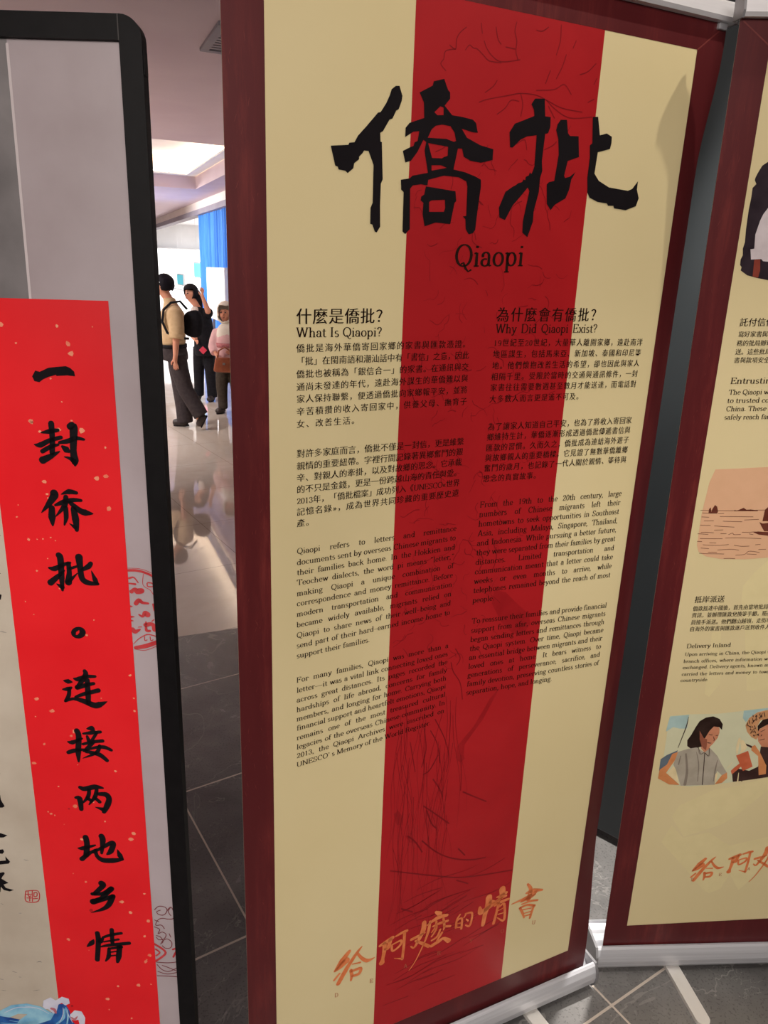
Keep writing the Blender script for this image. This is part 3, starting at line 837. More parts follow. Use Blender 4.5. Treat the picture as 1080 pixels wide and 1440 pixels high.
 ('p',[2845,7529,2936,7697,3053,7727,3472,7718,3731,7418,3549,7338,3083,7567,2909,7448,2887,7367],[])],
'print_skin':[('p',[1822,7558,1903,7584,1967,7495,1982,7378,1962,7233,1887,7090,1807,6976,1747,6890,1687,6952,1628,7014,1546,7223,1485,7371,1509,7457,1640,7248,1742,7447],[]),
 ('p',[2885,7420,3083,7567,3406,7432,3490,7136,3311,6907,3054,6943,2937,7102,2873,7310],[]),
 ('p',[1598,7045,1812,7094,1824,6946,1725,6838,1625,6955],[])],
'print_shirt':[('p',[1507,6996,1716,6847,1834,6960,2046,6728,2188,6481,2356,6230,2241,6169,2105,6303,2114,5898,1299,5909,1117,6382,1032,6536,1092,6891,1315,6963],[])],
'print_arm':[('p',[2354,6246,2388,6076,2279,5943,2112,5911,2241,6169],[]),
 ('p',[1092,6891,1052,6655,896,6302,1271,5932,1015,5960,725,6152,728,6400,882,6543,964,6838],[]),
 ('p',[2882,7001,3031,6801,3264,6399,3301,6154,3134,6125,3016,6682,2821,6856,2815,6960],[])],
'print_blue':[('p',[712,6701,844,6814,1085,6936,1010,6687,882,6543,875,6333,720,6371],[])],
'print_line':[('s',[1726,6832,17,1764,6471,19,1815,5920,23]),
 ('s',[1558,6988,11,1636,6806,11,1716,6847,11]),
 ('s',[1809,6961,11,1833,6738,11,1731,6832,11]),
 ('s',[1747,7345,16,1823,7327,16]),
 ('s',[1912,7309,16,1960,7315,16]),
 ('s',[1746,7126,16,1823,7102,16]),
 ('s',[1858,7267,8,1897,7178,11]),
 ('s',[1074,7010,14,1176,7558,24,1193,7843,11])],
'print_hat':[('p',[4050,7893,3423,7962,3008,7960,2774,7904,2607,7754,2557,7555,2626,7379,2753,7227,2891,7148,2916,7308,2835,7515,2889,7685,3053,7727,3472,7718,4132,7516],[])],
'print_dark':[('p',[2542,5960,2460,6286,2614,6340,2880,6266,3074,6378,3028,6950,3311,6907,4045,6754,4313,6089,3375,6058,2830,5986],[]),
 ('s',[2652,7032,39,2832,6935,55,2907,6867,33]),
 ('s',[2969,7130,17,3075,7160,16]),
 ('s',[2950,7365,16,3038,7419,16]),
 ('s',[2693,6183,11,2757,5965,23])],
'print_basket':[('p',[2484,6722,2749,6844,2939,6385,2728,6267],[]),
 ('p',[2435,6287,2506,6381,2759,6649,2798,6573,2614,6340,2479,6179],[])],
'print_cream':[('s',[2486,7195,55,2476,6975,66,2501,6766,28]),
 ('s',[2550,7119,82,2632,6938,138,2583,6792,28]),
 ('s',[2335,6353,8,2430,6530,11]),
 ('s',[2636,6217,14,2655,5970,34]),
 ('p',[1051,6490,1117,6382,1195,6135,1253,5963,919,6285],[]),
 ('p',[2080,6198,2105,6258,2133,6211,2131,5996,2108,5936],[])],
'print_dots':[('s',[2617,7697,16,2645,7609,16]),
 ('s',[2680,7751,16,2727,7635,16]),
 ('s',[2619,7553,16,2704,7491,16]),
 ('s',[2744,7806,16,2800,7703,16]),
 ('s',[2726,7374,16,2800,7371,16]),
 ('s',[2831,7859,16,2875,7757,16]),
 ('s',[2922,7898,16,2968,7782,16]),
 ('s',[2768,7546,16,2809,7458,16]),
 ('s',[2794,7269,16,2854,7281,16]),
 ('s',[2896,7306,19,2914,7279,19]),
 ('s',[2835,7773,19,2861,7729,19]),
 ('s',[2774,7471,19,2770,7428,19]),
 ('s',[2839,7873,19,2838,7836,19]),
 ('s',[2886,7882,19,2882,7840,19]),
 ('s',[2791,7406,19,2784,7366,19]),
 ('s',[2990,7281,19,2978,7252,19]),
 ('s',[2878,7301,19,2883,7271,19]),
 ('s',[2874,7817,19,2890,7771,19]),
 ('s',[2595,7574,19,2596,7545,19]),
 ('s',[2588,7629,19,2595,7588,19]),
 ('s',[2755,7822,19,2759,7776,19]),
 ('s',[2747,7697,19,2735,7669,19]),
 ('s',[2740,7417,19,2742,7379,19]),
 ('s',[2691,7466,19,2692,7422,19]),
 ('s',[2819,7376,19,2832,7335,19]),
 ('s',[2721,7375,19,2724,7331,19]),
 ('s',[2725,7444,19,2737,7417,19]),
 ('s',[2695,7644,19,2708,7604,19]),
 ('s',[2892,7808,19,2897,7771,19]),
 ('s',[2879,7826,19,2877,7800,19]),
 ('s',[2912,7314,19,2898,7282,19]),
 ('s',[2794,7284,19,2813,7248,19]),
 ('s',[2767,7825,19,2778,7790,19]),
 ('s',[2709,7690,19,2728,7666,19]),
 ('s',[2680,7831,19,2693,7788,19]),
 ('s',[2593,7600,19,2594,7568,19]),
 ('s',[2761,7728,19,2779,7684,19]),
 ('s',[2901,7294,19,2919,7264,19]),
 ('s',[2725,7522,19,2740,7496,19]),
 ('s',[2734,7700,19,2731,7663,19]),
 ('s',[2689,7532,19,2677,7504,19])],
'print_bluesky':[('p',[766,7875,1197,7899,1205,7528,1033,7535,880,7585,728,7462,744,7691],[]),
 ('p',[2447,7960,2998,8008,3006,7965,2773,7910,2605,7760,2554,7642,2459,7761],[])],
'print_fold':[('s',[1287,6823,38,1385,6338,56,1395,5941,73]),
 ('s',[1527,6871,11,1634,6508,28,1686,6019,17]),
 ('s',[2067,6607,17,2057,6366,34,2067,6000,17]),
 ('s',[1171,6769,22,1157,6530,28]),
 ('s',[1546,6988,14,1611,6808,14,1704,6848,11]),
 ('s',[1823,6952,14,1851,6737,14,1744,6831,11])],
'print_shade':[('p',[1509,7457,1640,7248,1719,7215,1743,7068,1744,6905,1687,6952,1628,7014,1546,7223],[]),
 ('s',[1855,7282,14,1900,7192,19,1875,7164,14]),
 ('s',[1746,7120,22,1787,7101,25,1835,7104,16])],
'pale_wash':[('p',[1221,4983,1353,5312,1716,5514,2142,5756,2564,5800,3378,6042,4899,6313,4979,5963,3451,5668,2791,4921,2470,4665,1605,4346,1317,4820],[]),
 ('p',[1075,4214,1258,4723,1590,4323,2212,4450,2805,3997,3730,4225,3859,3555,3568,2893,3292,2514,2965,3077,2820,2594,2536,2463,2366,2573,1936,3141],[]),
 ('p',[4273,11755,2290,11672,2163,11541,2011,11341,1864,11105,1889,10756,2103,9999,2422,8483,5043,8575],[]),
 ('p',[1379,10005,1572,10017,1778,8702,1582,8360,1468,8443],[])],
}
TEXTS={
'heading':[([('什麼是僑批？',0.0977,1.6351,0.2486,1.6375)],0.0225),
 ([('What Is Qiaopi?',0.0977,1.6165,0.2361,1.6177)],0.0156),
 ([('為什麼會有僑批？',0.4411,1.6408,0.6594,1.6428)],0.0231),
 ([('Why Did Qiaopi Exist?',0.441,1.6228,0.6528,1.6238)],0.0137)],
'subtitle':[([('Qiaopi',0.3554,1.7238,0.4856,1.7294)],0.0426)],
'para':[([('僑批是海外華僑寄回家鄉的家書與匯款憑證。',0.098,1.5945,0.3939,1.5999),
  ('「批」在閩南語和潮汕話中有「書信」之意，因此',0.0981,1.5758,0.3943,1.5815),
  ('僑批也被稱為「銀信合一」的家書。在通訊與交',0.0981,1.5569,0.3948,1.5629),
  ('通尚未發達的年代，遠赴海外謀生的華僑難以與',0.0982,1.5379,0.3953,1.5442),
  ('家人保持聯繫，便透過僑批向家鄉報平安，並將',0.0983,1.5198,0.3958,1.5252),
  ('辛苦積攢的收入寄回家中，供養父母、撫育子',0.0983,1.5008,0.3963,1.5061),
  ('女、改善生活。',0.0984,1.4818,0.3968,1.4868)],0.0123),
 ([('對許多家庭而言，僑批不僅是一封信，更是維繫',0.0984,1.4352,0.3959,1.4374),
  ('親情的重要紐帶。字裡行間記錄著異鄉奮鬥的艱',0.0984,1.4156,0.3953,1.4196),
  ('辛、對親人的牽掛，以及對故鄉的思念。它承載',0.0984,1.3969,0.3947,1.4016),
  ('的不只是金錢，更是一份跨越山海的責任與愛。',0.0984,1.3782,0.3941,1.3834),
  ('2013年，「僑批檔案」成功列入《UNESCO«世界',0.0984,1.3596,0.3935,1.3651),
  ('記憶名錄»，成為世界共同珍藏的重要歷史遺',0.0985,1.3412,0.3929,1.3467),
  ('產。',0.0985,1.3226,0.3923,1.3281)],0.0129),
 ([('Qiaopi refers to letters and remittance',0.0988,1.2768,0.3927,1.2834),
  ('documents sent by overseas Chinese migrants to',0.0987,1.2578,0.3926,1.2659),
  ('their families back home. In the Hokkien and',0.0986,1.2402,0.3925,1.2483),
  ('Teochew dialects, the word pi means “letter,”',0.0986,1.2223,0.3923,1.2306),
  ('making Qiaopi a unique combination of',0.0985,1.2033,0.3922,1.2127),
  ('correspondence and money remittance. Before',0.0984,1.1853,0.392,1.1947),
  ('modern transportation and communication',0.0983,1.1663,0.3918,1.1766),
  ('became widely available, migrants relied on',0.0982,1.1467,0.3917,1.1582),
  ('Qiaopi to share news of their well-being and',0.0982,1.1274,0.3915,1.1398),
  ('send part of their hard-earned income home to',0.0981,1.1086,0.3914,1.1211),
  ('support their families.',0.098,1.0895,0.3912,1.1024)],0.0117),
 ([('For many families, Qiaopi was more than a',0.0979,1.0431,0.3929,1.0532),
  ('letter—it was a vital link connecting loved ones',0.098,1.0234,0.393,1.0363),
  ('across great distances. Its pages recorded the',0.098,1.0044,0.3931,1.0193),
  ('hardships of life abroad, concerns for family',0.098,0.9854,0.3933,1.0022),
  ('members, and longing for home. Carrying both',0.098,0.967,0.3934,0.9849),
  ('financial support and heartfelt emotions, Qiaopi',0.098,0.9486,0.3935,0.9675),
  ('remains one of the most treasured cultural',0.098,0.9291,0.3937,0.95),
  ('legacies of the overseas Chinese community. In',0.098,0.9102,0.3938,0.9323),
  ('2013, the Qiaopi Archives were inscribed on',0.098,0.892,0.3939,0.9145),
  ('UNESCO’ s Memory of the World Register.',0.098,0.8735,0.3941,0.8966)],0.0119),
 ([('19世紀至20世紀，大量華人離開家鄉，遠赴南洋',0.4399,1.6009,0.7615,1.6005),
  ('地區謀生，包括馬來亞、新加坡、泰國和印尼等',0.4399,1.5824,0.7611,1.5817),
  ('地。他們懷抱改善生活的希望，卻也因此與家人',0.44,1.5635,0.7607,1.5628),
  ('相隔千里。受限於當時的交通與通訊條件，一封',0.4399,1.5451,0.7603,1.5438),
  ('家書往往需要數週甚至數月才能送達，而電話對',0.4399,1.5268,0.76,1.5246),
  ('大多數人而言更是遙不可及。',0.4399,1.5074,0.7596,1.5052)],0.0127),
 ([('為了讓家人知道自己平安，也為了將收入寄回家',0.4412,1.4594,0.7614,1.4562),
  ('鄉維持生計，華僑逐漸形成透過僑批傳遞書信與',0.4409,1.4415,0.7614,1.4374),
  ('匯款的習慣。久而久之，僑批成為連結海外遊子',0.4406,1.4227,0.7614,1.4184),
  ('與故鄉親人的重要橋樑。它見證了無數華僑離鄉',0.4403,1.4045,0.7614,1.3993),
  ('奮鬥的歲月，也記錄了一代人關於親情、等待與',0.4399,1.3864,0.7614,1.38),
  ('思念的真實故事。',0.4396,1.3674,0.7614,1.3606)],0.0132),
 ([('From the 19th to the 20th century, large',0.4376,1.3213,0.7615,1.3134),
  ('numbers of Chinese migrants left their',0.4376,1.3037,0.7615,1.2949),
  ('hometowns to seek opportunities in Southeast',0.4377,1.2856,0.7615,1.2763),
  ('Asia, including Malaya, Singapore, Thailand,',0.4377,1.2674,0.7615,1.2575),
  ('and Indonesia. While pursuing a better future,',0.4377,1.2491,0.7616,1.2386),
  ('they were separated from their families by great',0.4377,1.2305,0.7616,1.2195),
  ('distances. Limited transportation and',0.4377,1.2121,0.7616,1.2003),
  ('communication meant that a letter could take',0.4377,1.1936,0.7616,1.1809),
  ('weeks or even months to arrive, while',0.4377,1.1747,0.7616,1.1614),
  ('telephones remained beyond the reach of most',0.4377,1.1563,0.7617,1.1417),
  ('people.',0.4378,1.1365,0.7617,1.1218)],0.0108),
 ([('To reassure their families and provide financial',0.4396,1.0939,0.7631,1.0741),
  ('support from afar, overseas Chinese migrants',0.4397,1.0747,0.7632,1.0556),
  ('began sending letters and remittances through',0.4397,1.0554,0.7632,1.037),
  ('the Qiaopi system. Over time, Qiaopi became',0.4397,1.0366,0.7633,1.0182),
  ('an essential bridge between migrants and their',0.4397,1.0178,0.7633,0.9994),
  ('loved ones at home. It bears witness to',0.4397,0.9985,0.7633,0.9803),
  ('generations of perseverance, sacrifice, and',0.4396,0.98,0.7634,0.9612),
  ('family devotion, preserving countless stories of',0.4396,0.9606,0.7634,0.9418),
  ('separation, hope, and longing.',0.4396,0.942,0.7635,0.9224)],0.0114)],
'tag':[([('D',0.1791,0.2933,0.187,0.2911)],0.0137),
 ([('E',0.2572,0.2951,0.2654,0.2929)],0.0139),
 ([('A',0.3367,0.2999,0.3453,0.2976)],0.0142),
 ([('R',0.4179,0.2994,0.427,0.297)],0.0145),
 ([('Y',0.4991,0.2984,0.5085,0.296)],0.0148),
 ([('O',0.5823,0.2917,0.5921,0.2892)],0.0151),
 ([('U',0.6697,0.2803,0.68,0.2777)],0.0155)],
'heading2':[([('託付信使',0.0828,1.6408,0.1482,1.6408)],0.0149),
 ([('Entrusting the',0.0845,1.5357,0.2031,1.5357)],0.011),
 ([('抵岸派送',0.087,1.0734,0.1531,1.0734)],0.016),
 ([('Delivery Inland',0.0873,0.9639,0.1848,0.9639)],0.0145)],
'para2':[([('寫好家書與現',0.0839,1.6215,0.1514,1.6215),
  ('務的批局辦理',0.0838,1.6055,0.1516,1.6055),
  ('送。這些批局',0.084,1.5896,0.1521,1.5896),
  ('書與款項安全送',0.0841,1.5744,0.1638,1.5744)],0.0106),
 ([('The Qiaopi was en',0.0848,1.5152,0.192,1.5152),
  ('to trusted courie',0.0843,1.4994,0.192,1.4994),
  ('China. These net',0.0849,1.4834,0.1866,1.4834),
  ('safely reach famili',0.0844,1.4673,0.2057,1.4673)],0.0095),
 ([('僑款抵達中國後，首先由當地批局',0.0868,1.0541,0.2522,1.0541),
  ('資訊，並辦理匯款兌換等手續。隨後',0.0867,1.0381,0.2637,1.0381),
  ('員接手派送。他們翻山越嶺，走街串',0.0874,1.0209,0.2652,1.0209),
  ('自海外的家書與匯款逐戶送到收件人手',0.0873,1.0047,0.2769,1.0047)],0.0119),
 ([('Upon arriving in China, the Qiaopi w',0.0864,0.9443,0.2784,0.9443),
  ('branch offices, where information was ve',0.086,0.9268,0.3003,0.9268),
  ('exchanged. Delivery agents, known as',0.0864,0.911,0.2799,0.911),
  ('carried the letters and money to towns an',0.0867,0.8939,0.3079,0.8939),
  ('countryside.',0.0863,0.8783,0.1513,0.8783)],0.0107)],
}

# ------------------------------------------------------------------ materials
def mat_near_floor():
    t = NT('slate_tile', 0.22, 0, 0.5)
    v = t.coord((1, 1, 1))
    n1 = t.noise(v, 2.2, 6, 0.6, 0.4)
    base = t.ramp(n1, [(0.3, srgb(84, 82, 81)), (0.52, srgb(110, 108, 106)), (0.75, srgb(140, 137, 134))])
    sp = t.noise(v, 160, 2)
    base = t.mix(t.math('MULTIPLY', t.math('GREATER_THAN', sp, .6), .35), base, srgb(60, 58, 57))
    wv = t.noise(v, 1.6, 5, 0.55, 1.6)
    vein = t.math('LESS_THAN', t.math('ABSOLUTE', t.math('SUBTRACT', wv, 0.5)), 0.0035)
    wv2 = t.noise(v, 3.1, 5, 0.6, 1.0)
    vein2 = t.math('LESS_THAN', t.math('ABSOLUTE', t.math('SUBTRACT', wv2, 0.58)), 0.003)
    vm = t.math('MULTIPLY', t.math('ADD', t.math('MULTIPLY', vein, .32), t.math('MULTIPLY', vein2, .22)), 1.0)
    base = t.mix(vm, base, srgb(168, 164, 158))
    g = t.coord((1, 1, 1), rot=(0, 0, -R(33)))
    sep = t.n('ShaderNodeSeparateXYZ')
    t.l(g, sep.inputs[0])
    def grout(ax, off, size, half):
        f = t.math('FRACT', t.math('DIVIDE', t.math('ADD', sep.outputs[ax], size * 20 - off + size / 2), size))
        return t.math('LESS_THAN', t.math('ABSOLUTE', t.math('SUBTRACT', f, 0.5)), half / size)
    gr = t.math('MAXIMUM', grout(0, 1.268, 0.677, 0.0028), grout(1, 0.832, 0.647, 0.0032))
    base = t.mix(gr, base, srgb(205, 192, 178))
    t.color(base)
    t.l(t.math('ADD', t.math('MULTIPLY', n1, .12), .2), t.b.inputs['Roughness'])
    return t.m

def mat_far_floor():
    t = NT('polished_beige_marble', 0.035, 0, 0.8)
    v = t.coord((1, 1, 1))
    n1 = t.noise(v, .9, 6, 0.6, 1.2)
    base = t.ramp(n1, [(0.3, srgb(188, 172, 157)), (0.55, srgb(204, 191, 178)), (0.75, srgb(216, 206, 196))])
    g = t.coord((1, 1, 1), rot=(0, 0, -R(33)))
    sep = t.n('ShaderNodeSeparateXYZ')
    t.l(g, sep.inputs[0])
    def grout(ax, size):
        f = t.math('FRACT', t.math('DIVIDE', t.math('ADD', sep.outputs[ax], size * 40), size))
        return t.math('LESS_THAN', f, 0.004 / size)
    base = t.mix(t.math('MAXIMUM', grout(0, .8), grout(1, .8)), base, srgb(150, 135, 122))
    t.color(base)
    nb = t.noise(v, 1.1, 1)
    t.bump(nb, 0.05, 0.02)
    return t.m

def mat_border():
    t = NT('maroon_wood_print', 0.42, 0, 0.35)
    v = t.coord((60, 60, 7))
    n1 = t.noise(v, 1.0, 6, 0.72, 0.3)
    big = t.noise(t.coord((9, 9, 1.4)), 1.3, 3, 0.5)
    c = t.mix(t.ramp(n1, [(0.45, (0, 0, 0)), (0.75, (1, 1, 1))]), srgb(92, 27, 30), srgb(128, 50, 46))
    c = t.mix(t.ramp(big, [(0.45, (0, 0, 0)), (0.65, (1, 1, 1))]), srgb(86, 25, 28), c)
    t.color(c)
    return t.m

M = {}
M['slate'] = mat_near_floor()
M['marble'] = mat_far_floor()
M['ceiling'] = mottled('ceiling_paint', srgb(208, 186, 194), srgb(214, 194, 200), 1.5, 0.75, 0.2)
M['cream'] = mottled('cream_fascia_paint', srgb(232, 218, 206), srgb(238, 226, 216), 1.2, 0.6, 0.3)
M['greytrim'] = mottled('grey_metal_trim', srgb(148, 140, 148), srgb(158, 150, 156), 3, 0.7, 0.2)
M['white'] = mottled('white_paint', srgb(236, 236, 238), srgb(244, 244, 246), 2, 0.5, 0.4)
M['darkwall'] = mottled('dark_wall', srgb(66, 62, 60), srgb(76, 72, 70), 1, 0.6)
M['yellow'] = mottled('cream_yellow_film', srgb(224, 206, 156), srgb(228, 211, 163), 2.2, 0.45, 0.3)
M['sheetback'] = mottled('grey_film_back', srgb(120, 122, 124), srgb(132, 134, 136), 2, 0.6)
M['border'] = mat_border()
M['scratch'] = mottled('pale_scratch_ink', srgb(112, 44, 42), srgb(120, 50, 46), 30, 0.5)
def mat_band():
    t = NT('red_band_ink', 0.40, 0, 0.35)
    v = t.coord((1, 1, 1))
    n1 = t.noise(v, 3.0, 5, 0.6, 1.5)
    c = t.ramp(n1, [(0.3, srgb(168, 25, 31)), (0.6, srgb(178, 29, 34)), (0.8, srgb(187, 34, 39))])
    t.color(c)
    return t.m
M['band'] = mat_band()
M['ink'] = mottled('dark_red_ink', srgb(124, 14, 22), srgb(138, 19, 26), 20, 0.4, 0.35)
M['inkblot'] = mottled('dark_red_wash', srgb(152, 20, 26), srgb(163, 24, 30), 25, 0.4, 0.35)
M['black'] = mottled('black_ink', srgb(22, 18, 21), srgb(27, 23, 26), 12, 0.7, 0.08)
M['text'] = mottled('dark_brown_ink', srgb(32, 17, 12), srgb(40, 22, 16), 40, 0.7, 0.08)
M['orange'] = mottled('orange_brush_ink', srgb(218, 112, 62), srgb(236, 140, 86), 45, 0.45, 0.3)
M['tagink'] = mottled('small_tag_ink', srgb(176, 96, 66), srgb(186, 104, 72), 45, 0.5)
def mat_alu(name, c1, c2, rough):
    t = NT(name, rough, 0.35, 0.6)
    f = t.noise(t.coord((1, 90, 90)), 2.0, 3)
    t.color(t.ramp(f, [(0.3, c1), (0.7, c2)]))
    return t.m
M['alu'] = mat_alu('brushed_aluminium', srgb(196, 196, 200), srgb(212, 212, 216), 0.34)
M['alurail'] = mat_alu('satin_rail_aluminium', srgb(232, 230, 232), srgb(240, 238, 240), 0.4)
M['endcap'] = mottled('grey_end_cap', srgb(150, 148, 150), srgb(162, 160, 162), 20, 0.4, 0.5, 0.5)
M['foot'] = mottled('white_enamel_foot', srgb(222, 218, 210), srgb(230, 226, 220), 10, 0.45, 0.5)
M['frame'] = mottled('black_powder_coat', srgb(15, 13, 14), srgb(19, 17, 18), 60, 0.5, 0.15)
M['steel'] = mottled('screw_steel', srgb(170, 168, 168), srgb(190, 188, 186), 60, 0.3, 0.5, 0.9)
M['paper'] = mottled('pale_grey_poster_paper', srgb(170, 155, 157), srgb(186, 173, 176), 5, 0.38, 0.35, detail=6)
M['paperold'] = mottled('aged_scroll_paper', srgb(188, 174, 156), srgb(204, 192, 174), 9, 0.4, 0.3, detail=7)
M['inkwash'] = mottled('grey_ink_wash', srgb(96, 92, 92), srgb(140, 134, 134), 6, 0.4, 0.3, detail=7)
M['lightline'] = mottled('pale_mauve_line_ink', srgb(208, 196, 196), srgb(216, 204, 204), 20, 0.4)
M['strip'] = mottled('vermilion_paper', srgb(230, 28, 36), srgb(238, 36, 42), 6, 0.4, 0.3)
M['fleck'] = mottled('gold_flecks', srgb(238, 120, 92), srgb(246, 160, 124), 30, 0.4)
M['fleckdark'] = mottled('dark_red_flecks', srgb(168, 12, 20), srgb(184, 16, 24), 30, 0.4)
M['seal'] = mottled('seal_red_ink', srgb(182, 46, 52), srgb(200, 66, 68), 60, 0.5)
M['sealpaper'] = mottled('seal_cream_ground', srgb(212, 202, 184), srgb(220, 212, 196), 20, 0.5)
M['dragon'] = mottled('maroon_line_ink', srgb(118, 52, 58), srgb(130, 64, 68), 40, 0.5)
M['waveblue'] = mottled('deep_blue_print', srgb(24, 62, 138), srgb(48, 112, 186), 40, 0.4)
M['wavelight'] = mottled('pale_blue_print', srgb(112, 176, 214), srgb(164, 214, 232), 30, 0.4)
M['wavefoam'] = mottled('foam_lilac_print', srgb(206, 206, 226), srgb(228, 226, 238), 30, 0.4)
M['wavepink'] = mottled('foam_pink_print', srgb(190, 110, 124), srgb(200, 126, 136), 30, 0.4)
M['board'] = mottled('dark_display_board', srgb(50, 54, 56), srgb(60, 64, 66), 1.2, 0.35, 0.5)
for k, c in dict(photo_dark=(44, 32, 40), photo_shirt=(214, 202, 204), photo_hand=(140, 62, 48), sea_print=(226, 178, 140),
                 sea_ink=(104, 52, 38), print_hair=(46, 30, 24), print_skin=(206, 138, 104), print_shirt=(176, 166, 148),
                 print_arm=(214, 140, 88), print_blue=(96, 108, 118), print_line=(70, 52, 44), print_hat=(206, 150, 104),
                 print_dark=(66, 44, 40), print_basket=(204, 104, 70), print_cream=(232, 212, 164), print_sky=(214, 212, 176), print_bluesky=(170, 196, 190), print_fold=(138, 126, 112), print_shade=(150, 88, 66),
                 pale_wash=(230, 214, 162)).items():
    q = 2 if k in ('pale_wash', 'print_sky', 'sea_print') else 8
    a = srgb(*[max(0, x - q) for x in c])
    b = srgb(*[min(255, x + q) for x in c])
    M[k] = mottled(k + '_ink', a, b, 28, 0.5, 0.2)
M['skin'] = mottled('skin', srgb(206, 140, 112), srgb(216, 152, 124), 14, 0.5, 0.4)
M['hair'] = mottled('black_hair', srgb(16, 12, 20), srgb(24, 19, 28), 60, 0.65, 0.2, stretch=(1, 1, .2))
M['khaki'] = mottled('khaki_cotton', srgb(196, 164, 124), srgb(208, 178, 138), 22, 0.8, 0.2)
M['charcoal'] = mottled('charcoal_cloth', srgb(52, 44, 46), srgb(64, 56, 56), 30, 0.8, 0.2)
M['blackcloth'] = mottled('black_cloth', srgb(18, 17, 22), srgb(28, 27, 32), 30, 0.8, 0.2)
M['olive'] = mottled('dark_olive_cloth', srgb(58, 48, 40), srgb(70, 60, 50), 30, 0.8, 0.2)
M['shoe'] = mottled('dark_shoe_leather', srgb(44, 34, 32), srgb(60, 48, 44), 30, 0.5)
M['pinkcloth'] = mottled('dusty_pink_cloth', srgb(212, 164, 164), srgb(222, 180, 178), 14, 0.8, 0.2)
M['pinkband'] = mottled('rose_pattern_cloth', srgb(172, 96, 102), srgb(196, 128, 128), 60, 0.8, 0.2)
M['hijab'] = mottled('cream_scarf', srgb(220, 208, 192), srgb(230, 220, 206), 12, 0.8, 0.2)
M['tan'] = mottled('brown_leather', srgb(150, 78, 48), srgb(166, 90, 56), 18, 0.5, 0.4)
M['lips'] = mottled('lips', srgb(178, 92, 84), srgb(186, 100, 92), 40, 0.4)
M['eye'] = mottled('dark_eye', srgb(30, 22, 20), srgb(40, 30, 26), 40, 0.3)
M['redbadge'] = mottled('red_badge', srgb(206, 50, 74), srgb(214, 60, 84), 40, 0.5)
M['whitecloth'] = mottled('white_cloth', srgb(226, 214, 206), srgb(234, 224, 216), 20, 0.8, 0.2)
def mat_curtain():
    t = NT('blue_curtain_cloth', 0.75, 0, 0.2)
    f = t.noise(t.coord((3, 3, .4)), 3, 3)
    t.color(t.ramp(f, [(.3, srgb(64, 132, 222)), (.7, srgb(84, 152, 236))]))
    return t.m
M['curtain'] = mat_curtain()
M['cove'] = emit('cove_lamp_glow', (1.0, 0.9, 0.78, 1), 9)
M['shopglow'] = emit('added_shop_glow', (0.97, 1.0, 1.0, 1), 1.25)  # emission put in for the shop's brightness, not a real backlight
M['cyanlit'] = emit('cyan_lit_sign', (0.16, 0.72, 0.82, 1), 1.0)
M['teallit'] = emit('teal_lit_sign', (0.05, 0.42, 0.52, 1), 0.9)
M['whitelit'] = emit('white_lit_screen', (1.0, 0.99, 1.0, 1), 1.3)
M['bluelit'] = emit('blue_lit_screen', (0.14, 0.36, 0.85, 1), 0.9)
M['pinklit'] = emit('pink_lit_sign', (0.95, 0.18, 0.32, 1), 1.0)

# ------------------------------------------------------------------ setting
def slab(name, pts, z0, z1, mat):
    bm = bmesh.new()
    a = [bm.verts.new((p.x, p.y, z0)) for p in pts]
    b = [bm.verts.new((p.x, p.y, z1)) for p in pts]
    k = len(pts)
    for i in range(k):
        bm.faces.new((a[i], a[(i + 1) % k], b[(i + 1) % k], b[i]))
    bm.faces.new(a)
    bm.faces.new(b)
    return tag(bm_obj(name, bm, mat), kind='structure')
def st_rect(s0, s1, t0, t1):
    return [ST(s0, t0), ST(s1, t0), ST(s1, t1), ST(s0, t1)]

slab('floor', st_rect(-9, 9, -7, 3.35), -0.1, 0.0, M['slate'])
slab('floor', st_rect(-9, 9, 3.35, 27), -0.1, 0.0, M['marble'])
slab('ceiling', st_rect(-9, 9, -7, 9.15), 3.0, 3.2, M['ceiling'])
slab('ceiling', st_rect(-9, 2.9, 14.41, 27), 3.0, 3.2, M['ceiling'])
slab('ceiling', st_rect(2.42, 9, 9.15, 14.41), 3.0, 3.2, M['ceiling'])
slab('ceiling', st_rect(2.9, 9, 14.41, 27), 3.0, 3.2, M['white'])
slab('ceiling', st_rect(-9, 3.2, 9.0, 15.0), 3.5, 3.6, M['cream'])
# upstands of the lit recess
slab('trim_1', st_rect(-9, 2.42, 14.41, 14.47), 3.2, 3.5, M['cream'])
slab('trim_2', st_rect(2.42, 2.48, 9.15, 14.41), 3.2, 3.5, M['cream'])
slab('trim_3', st_rect(-9, 2.42, 9.09, 9.15), 3.2, 3.5, M['ceiling'])
# shop front: cream fascia over the opening, grey edge trim
slab('wall_shopfront', st_rect(2.9, 3.05, 3.6, 27), 2.84, 3.0, M['cream'])
slab('trim_4', st_rect(2.87, 3.06, 3.6, 27), 2.74, 2.84, M['greytrim'])
slab('wall_shopfront', st_rect(2.95, 3.05, 3.6, 10.5), 0, 2.74, M['white'])
slab('wall_shop', st_rect(8.9, 9.0, 9, 27), 0, 3.0, M['white'])
slab('wall_end', st_rect(-9, 9, 27, 27.1), 0, 3.0, M['white'])
slab('wall_left', st_rect(-9.1, -9, -7, 27), 0, 3.5, M['cream'])
slab('wall_right', st_rect(8.95, 9.05, -7, 9), 0, 3.0, M['darkwall'])
slab('wall_back', st_rect(-9, 9, -7.1, -7), 0, 3.0, M['darkwall'])

